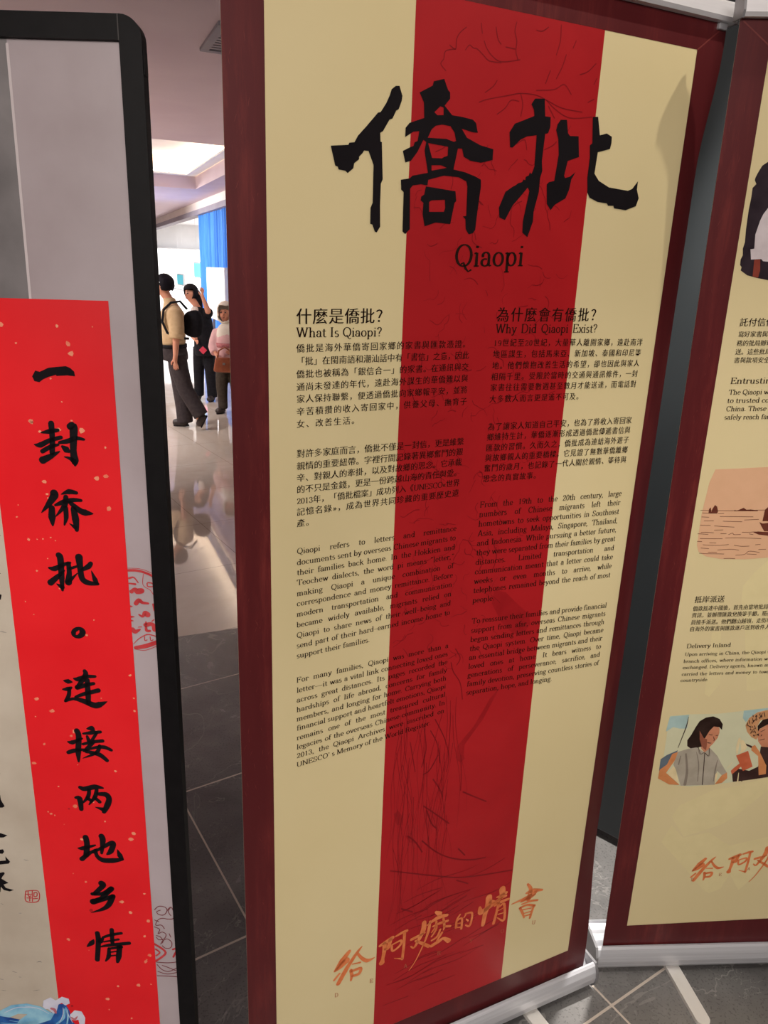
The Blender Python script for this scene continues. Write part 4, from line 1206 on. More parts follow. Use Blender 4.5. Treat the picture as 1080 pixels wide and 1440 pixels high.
# cove strip lamps along the rim of the recess
def cove(label, s0, s1, t0, t1):
    o = empty('cove_lamp', ST((s0 + s1) / 2, (t0 + t1) / 2, 3.2))
    o.rotation_euler = (0, 0, A235)
    hs, ht = (s1 - s0) / 2, (t1 - t0) / 2
    box_obj('lamp_tray', (-hs, -ht, 0), (hs, ht, .03), M['white'], o)
    box_obj('light_strip', (-hs + .02, -ht + .02, .03), (hs - .02, ht - .02, .05), M['cove'], o)
    tag(o, label, 'lamp')
cove('glowing strip lamp along the far edge of the ceiling recess', -8.5, 2.4, 14.24, 14.4)
cove('glowing strip lamp along the right edge of the ceiling recess', 2.24, 2.4, 9.3, 14.2)

# ceiling vent
vt = empty('air_vent', ST(1.25, 5.02, 3.0))
vt.rotation_euler = (0, 0, A235)
tag(vt, 'square grey air vent set in the ceiling beside the tall red and yellow banner', 'vent')
bm = bmesh.new()
for lo, hi in (((-.3, -.3, -.02), (.3, -.25, 0)), ((-.3, .25, -.02), (.3, .3, 0)), ((-.3, -.25, -.02), (-.25, .25, 0)), ((.25, -.25, -.02), (.3, .25, 0))):
    add_box(bm, lo, hi, .003)
bm_obj('vent_frame', bm, M['greytrim'], vt)
bm = bmesh.new()
for i in range(9):
    add_box(bm, (-.25, -.24 + i * .055, -.014), (.25, -.205 + i * .055, -.004), .001)
bm_obj('vent_slats', bm, M['greytrim'], vt)

# curtain closing the right part of the shop front
bm = bmesh.new()
prev = None
N = 300
for i in range(N + 1):
    t_ = 10.5 + (17.42 - 10.5) * i / N
    w_ = .055 * math.sin(t_ * 24) + .02 * math.sin(t_ * 55 + 1)
    p = ST(2.98 + w_ * .8, t_)
    a = bm.verts.new((p.x, p.y, 0.015))
    b = bm.verts.new((p.x, p.y, 2.735))
    if prev:
        bm.faces.new((prev[0], a, b, prev[1]))
    prev = (a, b)
cur = empty('curtain', ST(2.98, 14, 0))
c_ = bm_obj('curtain_cloth', bm, M['curtain'], None, True)
c_.parent = cur
c_.matrix_parent_inverse = Matrix.Translation(-ST(2.98, 14, 0))
bm = bmesh.new()
add_tube(bm, [ST(2.98, 10.5, 2.73) - ST(2.98, 14), ST(2.98, 17.42, 2.73) - ST(2.98, 14)], .012, 8)
bm_obj('curtain_track', bm, M['greytrim'], cur)
tag(cur, 'pleated bright blue curtain closing off the shop front behind the people', 'curtain')

# things standing inside or before the bright shop
def lit_box(name, label, cat, s, t, z0, ds, dt, dz, mat, legs=True, rods=False):
    o = empty(name, ST(s, t, 0))
    o.rotation_euler = (0, 0, A235)
    box_obj('casing', (-ds / 2, -dt / 2, z0), (ds / 2, dt / 2, z0 + dz), M['white'], o, .01)
    box_obj('lit_face', (-ds / 2 - .006, -dt / 2 + .03, z0 + .03), (-ds / 2 - .001, dt / 2 - .03, z0 + dz - .03), mat, o)
    if legs:
        box_obj('base', (-.2, -dt * .3, 0), (.2, dt * .3, .03), M['greytrim'], o, .005)
        for q in (-1, 1):
            box_obj('leg', (-.02, q * dt * .25 - .02, .03), (.02, q * dt * .25 + .02, z0), M['greytrim'], o)
    if rods:
        for q in (-1, 1):
            box_obj('hanging_rod', (-.004, q * dt * .35 - .004, z0 + dz), (.004, q * dt * .35 + .004, 3.0), M['white'], o)
    tag(o, label, cat)
    return o
bw = empty('shop_glow_panel', ST(5.2, 26.8, 0))  # added emissive sheet standing in for the overexposed shop interior
bw.rotation_euler = (0, 0, A235)
box_obj('casing', (-2.9, -.03, .05), (3.2, .1, 2.25), M['white'], bw, .01)
box_obj('lit_face', (-2.86, -.036, .09), (3.16, -.031, 2.21), M['shopglow'], bw)
tag(bw, 'huge white sheet added at the back of the shop to glow as its bright interior', 'panel')
lit_box('glow_counter', 'long white counter inside the shop behind the man in khaki, with added glow', 'counter', 3.6, 22.6, .05, .5, 4.4, 1.0, M['shopglow'], False)  # plain counter, its glow is added to look brightly lit
lit_box('hanging_sign', 'cyan lit sign high beside the left edge of the blue curtain', 'sign', 3.1, 18.35, 1.44, .06, 1.25, .36, M['cyanlit'], False, True)
lit_box('shop_sign', 'teal lit sign between the man in khaki and the long-haired woman', 'sign', 3.1, 21.3, 1.2, .06, 1.1, .3, M['teallit'], False, True)
lit_box('screen_stand', 'bright white screen on a stand in front of the blue curtain', 'screen', 2.5, 13.15, .84, .06, 1.56, .86, M['whitelit'])
lit_box('pink_sign', 'small pink lit sign under the white screen behind the headscarf', 'sign', 2.28, 13.1, .62, .05, 1.0, .13, M['pinklit'], False)

# dark board seen through the gap between the two banners
db = empty('display_board', (0.75, 1.955, 0))
db.rotation_euler = (0, 0, R(-40))
tag(db, 'dark grey upright board standing in the gap behind the two banners', 'board')
box_obj('board_panel', (-.55, 0, .03), (.42, .05, 2.5), M['board'], db, .004)
for q in (-.5, .36):
    box_obj('board_foot', (q - .03, -.02, 0), (q + .03, .2, .03), M['frame'], db, .003)

# ------------------------------------------------------------------ roll-up banners
U_IN, U_B0, U_B1, U_OUT, BW = 0.0558, 0.2708, 0.5985, 0.7923, 0.85
V_TOP, V_BOT = 2.0799, 0.1481
def sstep(a, b, x):
    t = min(1, max(0, (x - a) / (b - a)))
    return t * t * (3 - 2 * t)
def curl(u, v):
    """the free right edge of the film curls backwards between rail and cassette"""
    env = (1 - sstep(1.9, 2.09, v)) * sstep(.12, .5, v)
    d = max(0.0, u - 0.788) / .062
    return u - .004 * env * d ** 1.6, .017 * env * d ** 1.4

def grid_piece(u0, u1, v0, v1, nu, nv, off, fn, shear=None):
    vv, ff = [], []
    for j in range(nv + 1):
        for i in range(nu + 1):
            v = v0 + (v1 - v0) * j / nv
            a, b = u0, u1
            if shear:
                a, b = shear(v)
            u = a + (b - a) * i / nu
            uu, n = fn(u, v)
            vv.append((uu, n + off, v))
    for j in range(nv):
        for i in range(nu):
            k = j * (nu + 1) + i
            ff.append((k, k + 1, k + nu + 2, k + nu + 1))
    return vv, ff
def merge(*parts):
    V, F = [], []
    for v, f in parts:
        b = len(V)
        V += v
        F += [tuple(b + i for i in t) for t in f]
    return V, F
flat = lambda u, v: (u, 0.0)

def banner_hardware(root, z_rail, feet):
    cas_prof = [(-.014, .086), (-.019, .082), (-.024, .066), (-.026, .05), (-.023, .032), (-.014, .018), (-.004, .013), (.06, .013),
                (.078, .022), (.088, .042), (.086, .066), (.076, .082), (.068, .086), (.066, .079), (.052, .074), (.036, .078), (.022, .07), (.008, .055), (-.006, .055), (-.009, .08), (-.009, .086)]
    cas = bmesh.new()
    extrude_profile(cas, cas_prof, -.02, .872)
    c = bm_obj('cassette', cas, M['alu'], root)
    for u0 in (-.026, .872):
        b = bmesh.new()
        extrude_profile(b, [(-.017, .089), (-.028, .066), (-.030, .048), (-.026, .028), (-.015, .012), (.062, .009), (.083, .018), (.092, .042), (.090, .068), (.078, .088)], u0, u0 + .006)
        bm_obj('end_cap', b, M['endcap'], c)
    rail = bmesh.new()
    extrude_profile(rail, [(-.013, z_rail), (-.016, z_rail + .006), (-.013, z_rail + .026), (-.005, z_rail + .032), (.008, z_rail + .032), (.013, z_rail + .026), (.013, z_rail)], -.001, .858)
    r = bm_obj('top_rail', rail, M['alurail'], root)
    for u0 in (-.005, .858):
        b = bmesh.new()
        extrude_profile(b, [(-.015, z_rail - .002), (-.018, z_rail + .008), (-.015, z_rail + .028), (-.006, z_rail + .034), (.009, z_rail + .034), (.015, z_rail + .028), (.015, z_rail - .002)], u0, u0 + .004)
        bm_obj('end_cap', b, M['endcap'], r)
    bm = bmesh.new()
    add_box(bm, (.828, -.006, z_rail - .010), (.846, .008, z_rail + .002), .001)
    bm_obj('rail_clip', bm, M['alu'], r)
    bm = bmesh.new()
    add_tube(bm, [(.425, .03, .07), (.425, .02, 1.2), (.425, .01, z_rail + .01)], .009, 12)
    bm_obj('support_pole', bm, M['alu'], root)
    for (u0, n0, u1, n1) in feet:
        bm = bmesh.new()
        d = Vector((u1 - u0, n1 - n0, 0))
        L = d.length
        d.normalize()
        s = Vector((-d.y, d.x, 0))
        pts = [Vector((u0, n0, 0)) + s * .0175, Vector((u0, n0, 0)) - s * .0175]
        e = Vector((u0, n0, 0)) + d * (L - .0175)
        for k in range(9):
            a = -math.pi / 2 + math.pi * k / 8
            pts.append(e + d * (.0175 * math.cos(a)) + s * (.0175 * math.sin(a)))
        lo = [bm.verts.new((p.x, p.y, .0005)) for p in pts]
        hi = [bm.verts.new((p.x, p.y, .0115)) for p in pts]
        k = len(pts)
        for i in range(k):
            bm.faces.new((lo[i], lo[(i + 1) % k], hi[(i + 1) % k], hi[i]))
        bm.faces.new(lo)
        bm.faces.new(hi)
        bm_obj('support_foot', bm, M['foot'], root)

def banner_sheet(root, fn, z_rail):
    V1, F1 = grid_piece(0, BW, .058, z_rail + .004, 60, 60, 0, fn)
    s = mesh_obj('banner_sheet', V1, F1, M['yellow'], root, True)
    V2, F2 = grid_piece(0, BW, .058, z_rail + .004, 60, 60, .0008, fn)
    mesh_obj('sheet_back', V2, F2, M['sheetback'], s, True)
    lt = grid_piece(0, U_IN, .06, z_rail + .002, 2, 40, -.0004, fn)
    rt = grid_piece(U_OUT, BW, .06, z_rail + .002, 10, 60, -.0004, fn)
    tp = grid_piece(U_IN, U_OUT, V_TOP, z_rail + .002, 30, 2, -.0004, fn)
    bt = grid_piece(U_IN, U_OUT, .06, V_BOT, 30, 2, -.0004, fn)
    mesh_obj('printed_border', *merge(lt, rt, tp, bt), M['border'], s, True)
    pr = Print()
    pr.stroke([(.006, z_rail - .004, .0022), (U_IN, V_TOP, .0022)])
    pr.stroke([(BW - .006, z_rail - .004, .0022), (U_OUT, V_TOP, .0022)])
    rnd = random.Random(4)
    for i in range(110):
        sd = rnd.choice((0, 0, 1))
        u = rnd.uniform(.004, .05) if sd == 0 else rnd.uniform(.797, .835)
        v = rnd.uniform(.5, 2.0)
        a = rnd.uniform(-.5, .5)
        l = rnd.uniform(.003, .012)
        pr.stroke([(u, v, .0003), (u + l * math.sin(a) * .5, v + l * .5, .0007), (u + l * math.sin(a), v + l * math.cos(a), .0002)])
    pr.build('printed_scratches', M['scratch'], s, 2.4, fn)
    return s

TH1 = 0.442915448
b1 = empty('roll_up_banner', (-0.2265630, 1.0696590, 0))
b1.rotation_euler = (0, 0, TH1)
tag(b1, 'large roll-up banner in cream with a wide red band and two huge black characters', 'banner', 'roll-up exhibition banners')
ZR = 2.124
sh = banner_sheet(b1, curl, ZR)
banner_hardware(b1, ZR, [(.14, .0, .14, -.26), (.6905, -.005, .6905 + .02, -.255)])
V, F = grid_piece(U_B0, U_B1, V_BOT, V_TOP, 8, 40, -.0003, flat)
mesh_obj('red_band', V, F, M['band'], sh)
pr = Print().add(PRINTS['ink'], ws=1.0)
rnd = random.Random(11)
for i in range(190):        # fine branch and leaf lines of the band's drawing
    u = rnd.uniform(U_B0 + .01, U_B1 - .04)
    v = rnd.uniform(1.02, 1.9)
    a = rnd.uniform(0, 6.28)
    l = rnd.uniform(.004, .011)
    pts = []
    w = rnd.uniform(.0007, .0016)
    n = rnd.randint(3, 7)
    for k in range(n):
        if U_B0 + .004 < u < U_B1 - .004 and V_BOT < v < V_TOP:
            pts.append((u, v, w * (1 - .6 * k / n)))
        a += rnd.uniform(-.9, .9)
        u += l * math.cos(a)
        v += l * math.sin(a)
    if len(pts) > 2:
        pr.stroke(pts)
for i in range(46):         # long hair strands low on the band
    u = rnd.uniform(.29, .42)
    v = rnd.uniform(.62, .95)
    pts = []
    dr = rnd.uniform(-.02, .03)
    for k in range(6):
        pts.append((min(U_B1 - .005, max(U_B0 + .005, u + dr * k * .35 + .006 * math.sin(k * 1.3 + i))), v - k * .055, .0012 * (1 - k / 8)))
    pr.stroke(pts)
for i in range(40):         # brush sweeps at the foot of the band
    u = rnd.uniform(.28, .5)
    v = rnd.uniform(.2, .5)
    pts = [(min(U_B1 - .006, u + .03 * k), v + .006 * math.sin(k + i) + .004 * k, .0022 * (1 - abs(k - 2) / 4)) for k in range(rnd.randint(3, 6))]
    pr.stroke(pts)
pr.build('printed_drawing', M['ink'], sh, 1.6)
for i, it in enumerate(PRINTS['inkblot']):
    Print().add([it]).build('printed_wash', M['inkblot'], sh, 1.3 + .02 * i)
for k in ('title0', 'title1'):
    Print().add(PRINTS[k]).build('printed_title_character', M['black'], sh, 2.5)
set_block('printed_subtitle', TEXTS['subtitle'][0], M['text'], sh, 2.5)
for blk in TEXTS['heading']:
    set_block('printed_heading', blk, M['text'], sh, 2.5)
for blk in TEXTS['para']:
    set_block('printed_paragraph', blk, M['text'], sh, 2.5)
Print().add(PRINTS['logo'], ws=1.3).build('printed_brush_logo', M['orange'], sh, 2.5)
for blk in TEXTS['tag']:
    set_block('printed_letter', blk, M['tagink'], sh, 2.5)

def rot_basis(O, yaw, lean, tilt):
    e = Vector((math.cos(yaw), math.sin(yaw), 0))
    n = Vector((-math.sin(yaw), math.cos(yaw), 0))
    k = Vector((0, 0, 1))
    k2 = math.cos(lean) * k - math.sin(lean) * n
    n2 = math.cos(lean) * n + math.sin(lean) * k
    e2 = math.cos(tilt) * e + math.sin(tilt) * k2
    k3 = -math.sin(tilt) * e + math.cos(tilt) * k2
    m = Matrix((e2, n2, k3)).transposed().to_4x4()
    m.translation = O
    return m
b2 = empty('roll_up_banner')
b2.matrix_world = rot_basis(Vector((.606718508, 1.4923365, .0007465)), .0707056435, .057837761, .0382042091)
tag(b2, 'cream roll-up banner with a sepia ship print at the right edge', 'banner', 'roll-up exhibition banners')
# the weighted base stays flat on the floor while the film leans with its pole
sh2 = banner_sheet(b2, flat, 2.118)
banner_hardware(b2, 2.118, [(.19, 0, .205, -.17), (.69, 0, .70, -.2)])
for ch in list(b2.children):
    if ch.name.split('.')[0] in ('cassette', 'support_foot'):
        mw = rot_basis(Vector((.606718508, 1.4923365, 0.0)), .0707056435, 0, 0)
        ch.matrix_parent_inverse = b2.matrix_world.inverted() @ mw
for k, layer in (('pale_wash', .5), ('photo_dark', 1), ('photo_shirt', 1.5), ('photo_hand', 1.8), ('sea_print', 1), ('sea_ink', 1.8), ('print_sky', 1), ('print_bluesky', 1.3), ('print_fold', 2.05), ('print_shade', 1.95), ('print_dots', 2.6), ('print_blue', 1.9),
                 ('print_skin', 1.5), ('print_hair', 1.7), ('print_hat', 1.9), ('print_dark', 1.6), ('print_shirt', 1.8), ('print_arm', 2.1), ('print_basket', 2.3), ('print_cream', 2.2), ('print_line', 2.6)):
    its = PRINTS[k]
    clampu = lambda u, v: (min(u, U_OUT - .02), v)
    nm = {'pale_wash': 'printed_pale_shape', 'photo_dark': 'printed_photo', 'photo_shirt': 'printed_white_shirt', 'photo_hand': 'printed_hand', 'sea_print': 'printed_sea_picture',
          'sea_ink': 'printed_sea_lines', 'print_sky': 'printed_harbour_picture', 'print_blue': 'printed_blue_sleeve', 'print_skin': 'printed_face', 'print_hair': 'printed_hair',
          'print_hat': 'printed_straw_hat', 'print_dark': 'printed_dark_patch', 'print_shirt': 'printed_grey_shirt', 'print_arm': 'printed_arm', 'print_basket': 'printed_basket',
          'print_bluesky': 'printed_blue_patch', 'print_fold': 'printed_folds', 'print_shade': 'printed_face_shade', 'print_dots': 'printed_hat_weave', 'print_cream': 'printed_rope', 'print_line': 'printed_fine_lines'}[k]
    mt = M['print_dark' if k == 'print_dots' else k]
    if k in ('sea_ink', 'print_dots', 'print_line', 'print_fold'):
        Print().add(its, clampu).build(nm, mt, sh2, layer)
    else:
        for i, it in enumerate(its):
            Print().add([it], clampu).build(nm, mt, sh2, layer + .02 * i)
for blk in TEXTS['heading2']:
    set_block('printed_heading', blk, M['text'], sh2, 2.5)
for blk in TEXTS['para2']:
    set_block('printed_paragraph', blk, M['text'], sh2, 2.5)
lg = lambda u, v: (.19867 + .883 * (u - .17724), .3248 + .883 * (v - .365) + .13 * (u - .177))
Print().add(PRINTS['logo'], lg, 1.15).build('printed_brush_logo', M['orange'], sh2, 2.5)
for (l, sz) in TEXTS['tag']:
    ch, ul, vl, ur, vr = l[0]
    a, c_ = lg(ul, vl), lg(ur, vr)
    set_block('printed_letter', ([(ch, a[0], a[1] + .03, c_[0], c_[1] + .03)], sz * .88), M['tagink'], sh2, 2.5)

# ------------------------------------------------------------------ framed poster stand on the left
ps = empty('poster_stand')
ps.matrix_world = rot_basis(Vector((-.328807119917149, .9802826714299705, 0)), .004992744, -.0353968981, .0086354873)
tag(ps, 'tall black-framed poster stand with a red calligraphy strip, cut off by the left edge', 'poster stand')
FL, FT, FB, FWD = -.60, 1.9724, .12, .028     # inner left, top, bottom, frame width
def round_frame(n0, n1):
    bm = bmesh.new()
    out, inn = [], []
    r = .026
    ol, orr, ob, ot = FL - FWD, FWD, FB - FWD, FT + FWD
    for cx, cy, a0 in ((orr - r, ot - r, 0), (ol + r, ot - r, 90), (ol + r, ob + r, 180), (orr - r, ob + r, 270)):
        for k in range(9):
            a = R(a0 + 90 * k / 8)
            out.append((cx + r * math.cos(a), cy + r * math.sin(a)))
    for cx, cy in ((0, FT), (FL, FT), (FL, FB), (0, FB)):
        inn += [(cx, cy)] * 9
    lay = []
    for n in (n0, n1):
        lay.append(([bm.verts.new((x, n, y)) for x, y in out], [bm.verts.new((x, n, y)) for x, y in inn]))
    K = len(out)
    for i in range(K):
        j = (i + 1) % K
        (o0, i0), (o1, i1) = lay
        for q in ((o0[i], o0[j], i0[j], i0[i]), (o1[i], i1[i], i1[j], o1[j]), (o0[i], o1[i], o1[j], o0[j]), (i0[i], i0[j], i1[j], i1[i])):
            bm.faces.new(q)
    bmesh.ops.remove_doubles(bm, verts=bm.verts, dist=1e-5)
    return bm
fr = bm_obj('frame', round_frame(-.010, .010), M['frame'], ps)
bm = bmesh.new()
add_box(bm, (-.0006, -.0106, FT - .001), (.0006, -.0098, FT + .0275))
bm_obj('corner_joint', bm, M['darkwall'], fr)
bm = bmesh.new()
add_tube(bm, [(.0268, 0, 1.952), (.0288, 0, 1.952)], .0045, 14)
bm_obj('screw', bm, M['steel'], fr)
bm = bmesh.new()
add_box(bm, (.0278, -.007, 1.935), (.0292, .007, 1.963), .0004)
bm_obj('corner_bracket', bm, M['frame'], fr)
box_obj('back_board', (FL, .004, FB), (0, .009, FT), M['frame'], ps)
V, F = grid_piece(FL, 0, FB, FT, 2, 2, -.002, flat)
po = mesh_obj('poster', V, F, M['paper'], ps)
def quad(name, pts, mat, layer):
    pr = Print()
    pr.poly(pts)
    return pr.build(name, mat, po, layer + 6.7)
quad('printed_ink_wash', [(FL, 1.30), (-.145, 1.30), (-.1412, FT), (FL, FT)], M['inkwash'], .6)
pr = Print()
pr.stroke([(-.1435, 1.66, .0035), (-.1412, 1.966, .0035)], False)
pr.build('printed_light_line', M['lightline'], po, 7.7)
quad('printed_scroll', [(FL, FB), (-.1, FB), (-.1, 1.64), (FL, 1.64)], M['paperold'], .8)
quad('printed_red_strip', [(-.2173, FB), (-.0384, FB), (-.0384, 1.6631), (-.2173, 1.6631)], M['strip'], 1.8)
quad('printed_seal_ground', [(-.0384, 1.085)] + [(-.0384 + .0395 * math.sin(R(a)), 1.20 + .105 * math.cos(R(a))) for a in range(10, 171, 10)] + [(-.0384, 1.085)], M['sealpaper'], 1.0) if False else None
lim = lambda u, v: (max(FL + .002, min(u, -.0006)), max(FB + .002, v))
for k, nm, mk, lay in (('round_seal', 'printed_round_seal', 'seal', 1.2), ('dragon', 'printed_dragon', 'dragon', 1.2), ('dragon_red', 'printed_red_marks', 'seal', 1.4),
                       ('small_seal', 'printed_small_seal', 'seal', 1.4), ('calligraphy', 'printed_column', 'black', 1.4), *[('slogan%d' % i, 'printed_slogan_character', 'black', 2.8) for i in range(11)],
                       ('wave_blue', 'printed_wave', 'waveblue', 2.4), ('wave_light', 'printed_wave_light', 'wavelight', 2.6), ('wave_foam', 'printed_wave_foam', 'wavefoam', 3.0), ('wave_pink', 'printed_wave_pink', 'wavepink', 3.3)):
    if k == 'calligraphy':
        for it in PRINTS[k]:
            Print().add([it], lim).build('printed_column_character', M[mk], po, lay + 6.7)
        continue
    Print().add(PRINTS[k], lim, 1.2 if k.startswith('slogan') else 1.0).build(nm, M[mk], po, lay + 6.7)
rnd = random.Random(3)
pa, pb = Print(), Print()
for i in range(95):
    u, v = rnd.uniform(-.214, -.042), rnd.uniform(.3, 1.655)
    dark = rnd.random() < .22 and u < -.12 and v < .9
    r0 = rnd.choice((.0012, .0018, .0028, .0042))
    loop = [(u + r0 * rnd.uniform(.5, 1.1) * math.cos(R(a)) * 1.1, v + r0 * rnd.uniform(.5, 1.1) * math.sin(R(a))) for a in range(0, 360, 60)]
    (pb if dark else pa).poly(loop)
pa.build('printed_gold_flecks', M['fleck'], po, 9.0)
pb.build('printed_dark_flecks', M['fleckdark'], po, 9.0)
pc = Print()
for i in range(26):
    u, v = rnd.uniform(-.33, -.225), rnd.uniform(.3, 1.3)
    a = rnd.uniform(-.5, .5)
    l = rnd.uniform(.003, .012)
    pc.stroke([(u, v, .0004), (u + l * .5, v + l * .5 * a, .001), (u + l, v + l * a, .0004)])
pc.build('printed_fibres', M['inkwash'], po, 8.2)
for q in (FL + .04, -.04):
    bm = bmesh.new()
    add_box(bm, (q - .012, .010, 0.02), (q + .012, .028, .5), .002)
    add_box(bm, (q - .02, -.16, 0.004), (q + .02, .2, .024), .003)
    bm_obj('stand_leg', bm, M['frame'], ps)

# ------------------------------------------------------------------ people in the hall
def skin_mesh(name, verts, edges, mat, parent, root=0, sub=2, smooth=True):
    """verts: (x, y, z, r) or (x, y, z, rx, ry); grows one continuous surface round the skeleton"""
    me = bpy.data.meshes.new(name)
    me.from_pydata([v[:3] for v in verts], edges, [])
    o = link(bpy.data.objects.new(name, me))
    sk = o.modifiers.new('skin', 'SKIN')
    sk.use_smooth_shade = True
    sk.branch_smoothing = 0.6
    for i, v in enumerate(verts):
        d = me.skin_vertices[0].data[i]
        d.radius = (v[3], v[4] if len(v) > 4 else v[3])
        d.use_root = i == root
    ss = o.modifiers.new('sub', 'SUBSURF')
    ss.levels = ss.render_levels = sub
    bpy.context.view_layer.update()
    dg = bpy.context.evaluated_depsgraph_get()
    new = bpy.data.meshes.new_from_object(o.evaluated_get(dg))
    new.name = name
    bpy.data.objects.remove(o)
    new.materials.clear()
    new.materials.append(mat)
    new.polygons.foreach_set('use_smooth', [True] * len(new.polygons))
    return link(bpy.data.objects.new(name, new), parent)

class Skel:
    def __init__(self):
        self.v, self.e = [], []
    def p(self, *v):
        self.v.append(v)
        return len(self.v) - 1
    def chain(self, start, *pts):
        last = start
        for q in pts:
            i = self.p(*q)
            if last is not None:
                self.e.append((last, i))
            last = i
        return last
    def hand(self, wrist, w, d, side, k=1.0):
        """palm, four unequal bent fingers and a thumb; d = pointing direction, side = thumb side"""
        w, d, s = Vector(w), Vector(d).normalized(), Vector(side).normalized()
        s = (s - d * s.dot(d)).normalized()
        c = d.cross(s)
        palm = w + d * .045 * k
        pi = self.p(*palm, .024 * k, .015 * k)
        self.e.append((wrist, pi))
        kn = w + d * .085 * k
        ki = self.p(*kn, .026 * k, .013 * k)
        self.e.append((pi, ki))
        for off, L in ((.024, .062), (.008, .072), (-.008, .067), (-.024, .052)):
            b = kn + s * off * k + d * .012 * k
            m = b + d * L * .5 * k + c * .008 * k
            t = b + d * L * .85 * k + c * .026 * k
            self.chain(ki, (*b, .009 * k), (*m, .0085 * k), (*t, .007 * k))
        tb = palm + s * .03 * k
        tm = tb + s * .018 * k + d * .03 * k
        self.chain(pi, (*tb, .011 * k), (*tm, .010 * k), (*(tm + d * .026 * k + c * .008 * k), .008 * k))

def ball(name, c, r, mat, parent, seg=14):
    bm = bmesh.new()
    bmesh.ops.create_uvsphere(bm, u_segments=seg, v_segments=seg // 2 + 3, radius=1.0)
    for v in bm.verts:
        v.co = Vector(c) + Vector((v.co.x * r[0], v.co.y * r[1], v.co.z * r[2]))
    return bm_obj(name, bm, mat, parent, True)

def face(root, c, f, k=1.0):
    """eyes and mouth on a head whose centre is c and which looks along f"""
    c, f = Vector(c), Vector(f).normalized()
    s = f.cross(Vector((0, 0, 1))).normalized()
    for q in (-1, 1):
        e = c + f * .082 * k + s * q * .031 * k + Vector((0, 0, .012 * k))
        ball('eye', e, (.012 * k, .012 * k, .008 * k), M['eye'], root, 10)
        bm = bmesh.new()
        add_tube(bm, [e + s * (-.017 * k) + f * .006 + Vector((0, 0, .02 * k)), e + f * .009 + Vector((0, 0, .025 * k)), e + s * (.017 * k) + f * .006 + Vector((0, 0, .02 * k))], .003 * k, 6)
        bm_obj('eyebrow', bm, M['hair'], root)
    m = c + f * .083 * k - Vector((0, 0, .055 * k))
    bm = bmesh.new()
    add_tube(bm, [m - s * .022 * k - f * .006, m + f * .003, m + s * .022 * k - f * .006], [.003 * k, .006 * k, .003 * k], 8)
    bm_obj('mouth', bm, M['lips'], root)

def head(S, neck, c, f, k=1.0):
    """head, nose and ears grown from the neck joint; c = centre of the skull"""
    c, f = Vector(c), Vector(f).normalized()
    s = f.cross(Vector((0, 0, 1))).normalized()
    z = Vector((0, 0, 1))
    jaw = S.p(*(c - z * .075 * k + f * .018 * k), .060 * k, .064 * k)
    S.e.append((neck, jaw))
    mid = S.p(*c, .082 * k, .088 * k)
    S.e.append((jaw, mid))
    S.chain(mid, (*(c + z * .062 * k - f * .008 * k), .070 * k))
    S.chain(mid, (*(c + f * .080 * k - z * .008 * k), .016 * k), (*(c + f * .104 * k - z * .024 * k), .012 * k))
    for q in (-1, 1):
        S.chain(mid, (*(c + s * q * .080 * k - z * .01 * k), .014 * k), (*(c + s * q * .090 * k - f * .012 * k + z * .006 * k), .012 * k))

def hair_cap(name, c, f, k, root, low=-.05, mat=None):
    c, f = Vector(c), Vector(f).normalized()
    bm = bmesh.new()
    bmesh.ops.create_icosphere(bm, subdivisions=4, radius=1.0)
    rnd_ = random.Random(2)
    kill = []
    for v in bm.verts:
        d = v.co.copy()
        ff = d.dot(f)
        v.co = c + Vector((d.x * .104, d.y * .104, d.z * .108)) * k + Vector((0, 0, .022 * k)) + d * rnd_.uniform(-.002, .003)
        if (ff > .42 and d.z < .30) or d.z < low * 10:
            kill.append(v)
    bmesh.ops.delete(bm, geom=kill, context='VERTS')
    bmesh.ops.solidify(bm, geom=bm.faces[:], thickness=.012)
    return bm_obj(name, bm, mat or M['hair'], root, True)

def shoe(root, heel, toe, sole_r=.042):
    h, t = Vector(heel), Vector(toe)
    a = h.lerp(t, .5)
    S = Skel()
    S.chain(None, (*(h + (h - t).normalized() * sole_r * .4), sole_r * 1.2, sole_r * 1.2), (*(a + Vector((0, 0, .005))), sole_r * 1.1), (*(t + (t - h).normalized() * sole_r * .5), sole_r * 1.05, sole_r * .85))
    o = skin_mesh('shoe', S.v, S.e, M['shoe'], root)
    d = (t - h).normalized()
    bm = bmesh.new()
    up = Vector((0, 0, 1)) - d * d.z
    up.normalize()
    sd = d.cross(up)
    pts = []
    for k in range(16):
        an = 2 * math.pi * k / 16
        pts.append(h.lerp(t, .5) + d * ((t - h).length * .5 + sole_r * .35) * math.cos(an) + sd * sole_r * .62 * math.sin(an) - up * (sole_r * .55))
    lo = [bm.verts.new(p - up * .016) for p in pts]
    hi = [bm.verts.new(p) for p in pts]
    for i in range(16):
        bm.faces.new((lo[i], lo[(i + 1) % 16], hi[(i + 1) % 16], hi[i]))
    bm.faces.new(lo)
    bm.faces.new(hi)
    bm_obj('sole', bm, M['hair'], o)
    return o

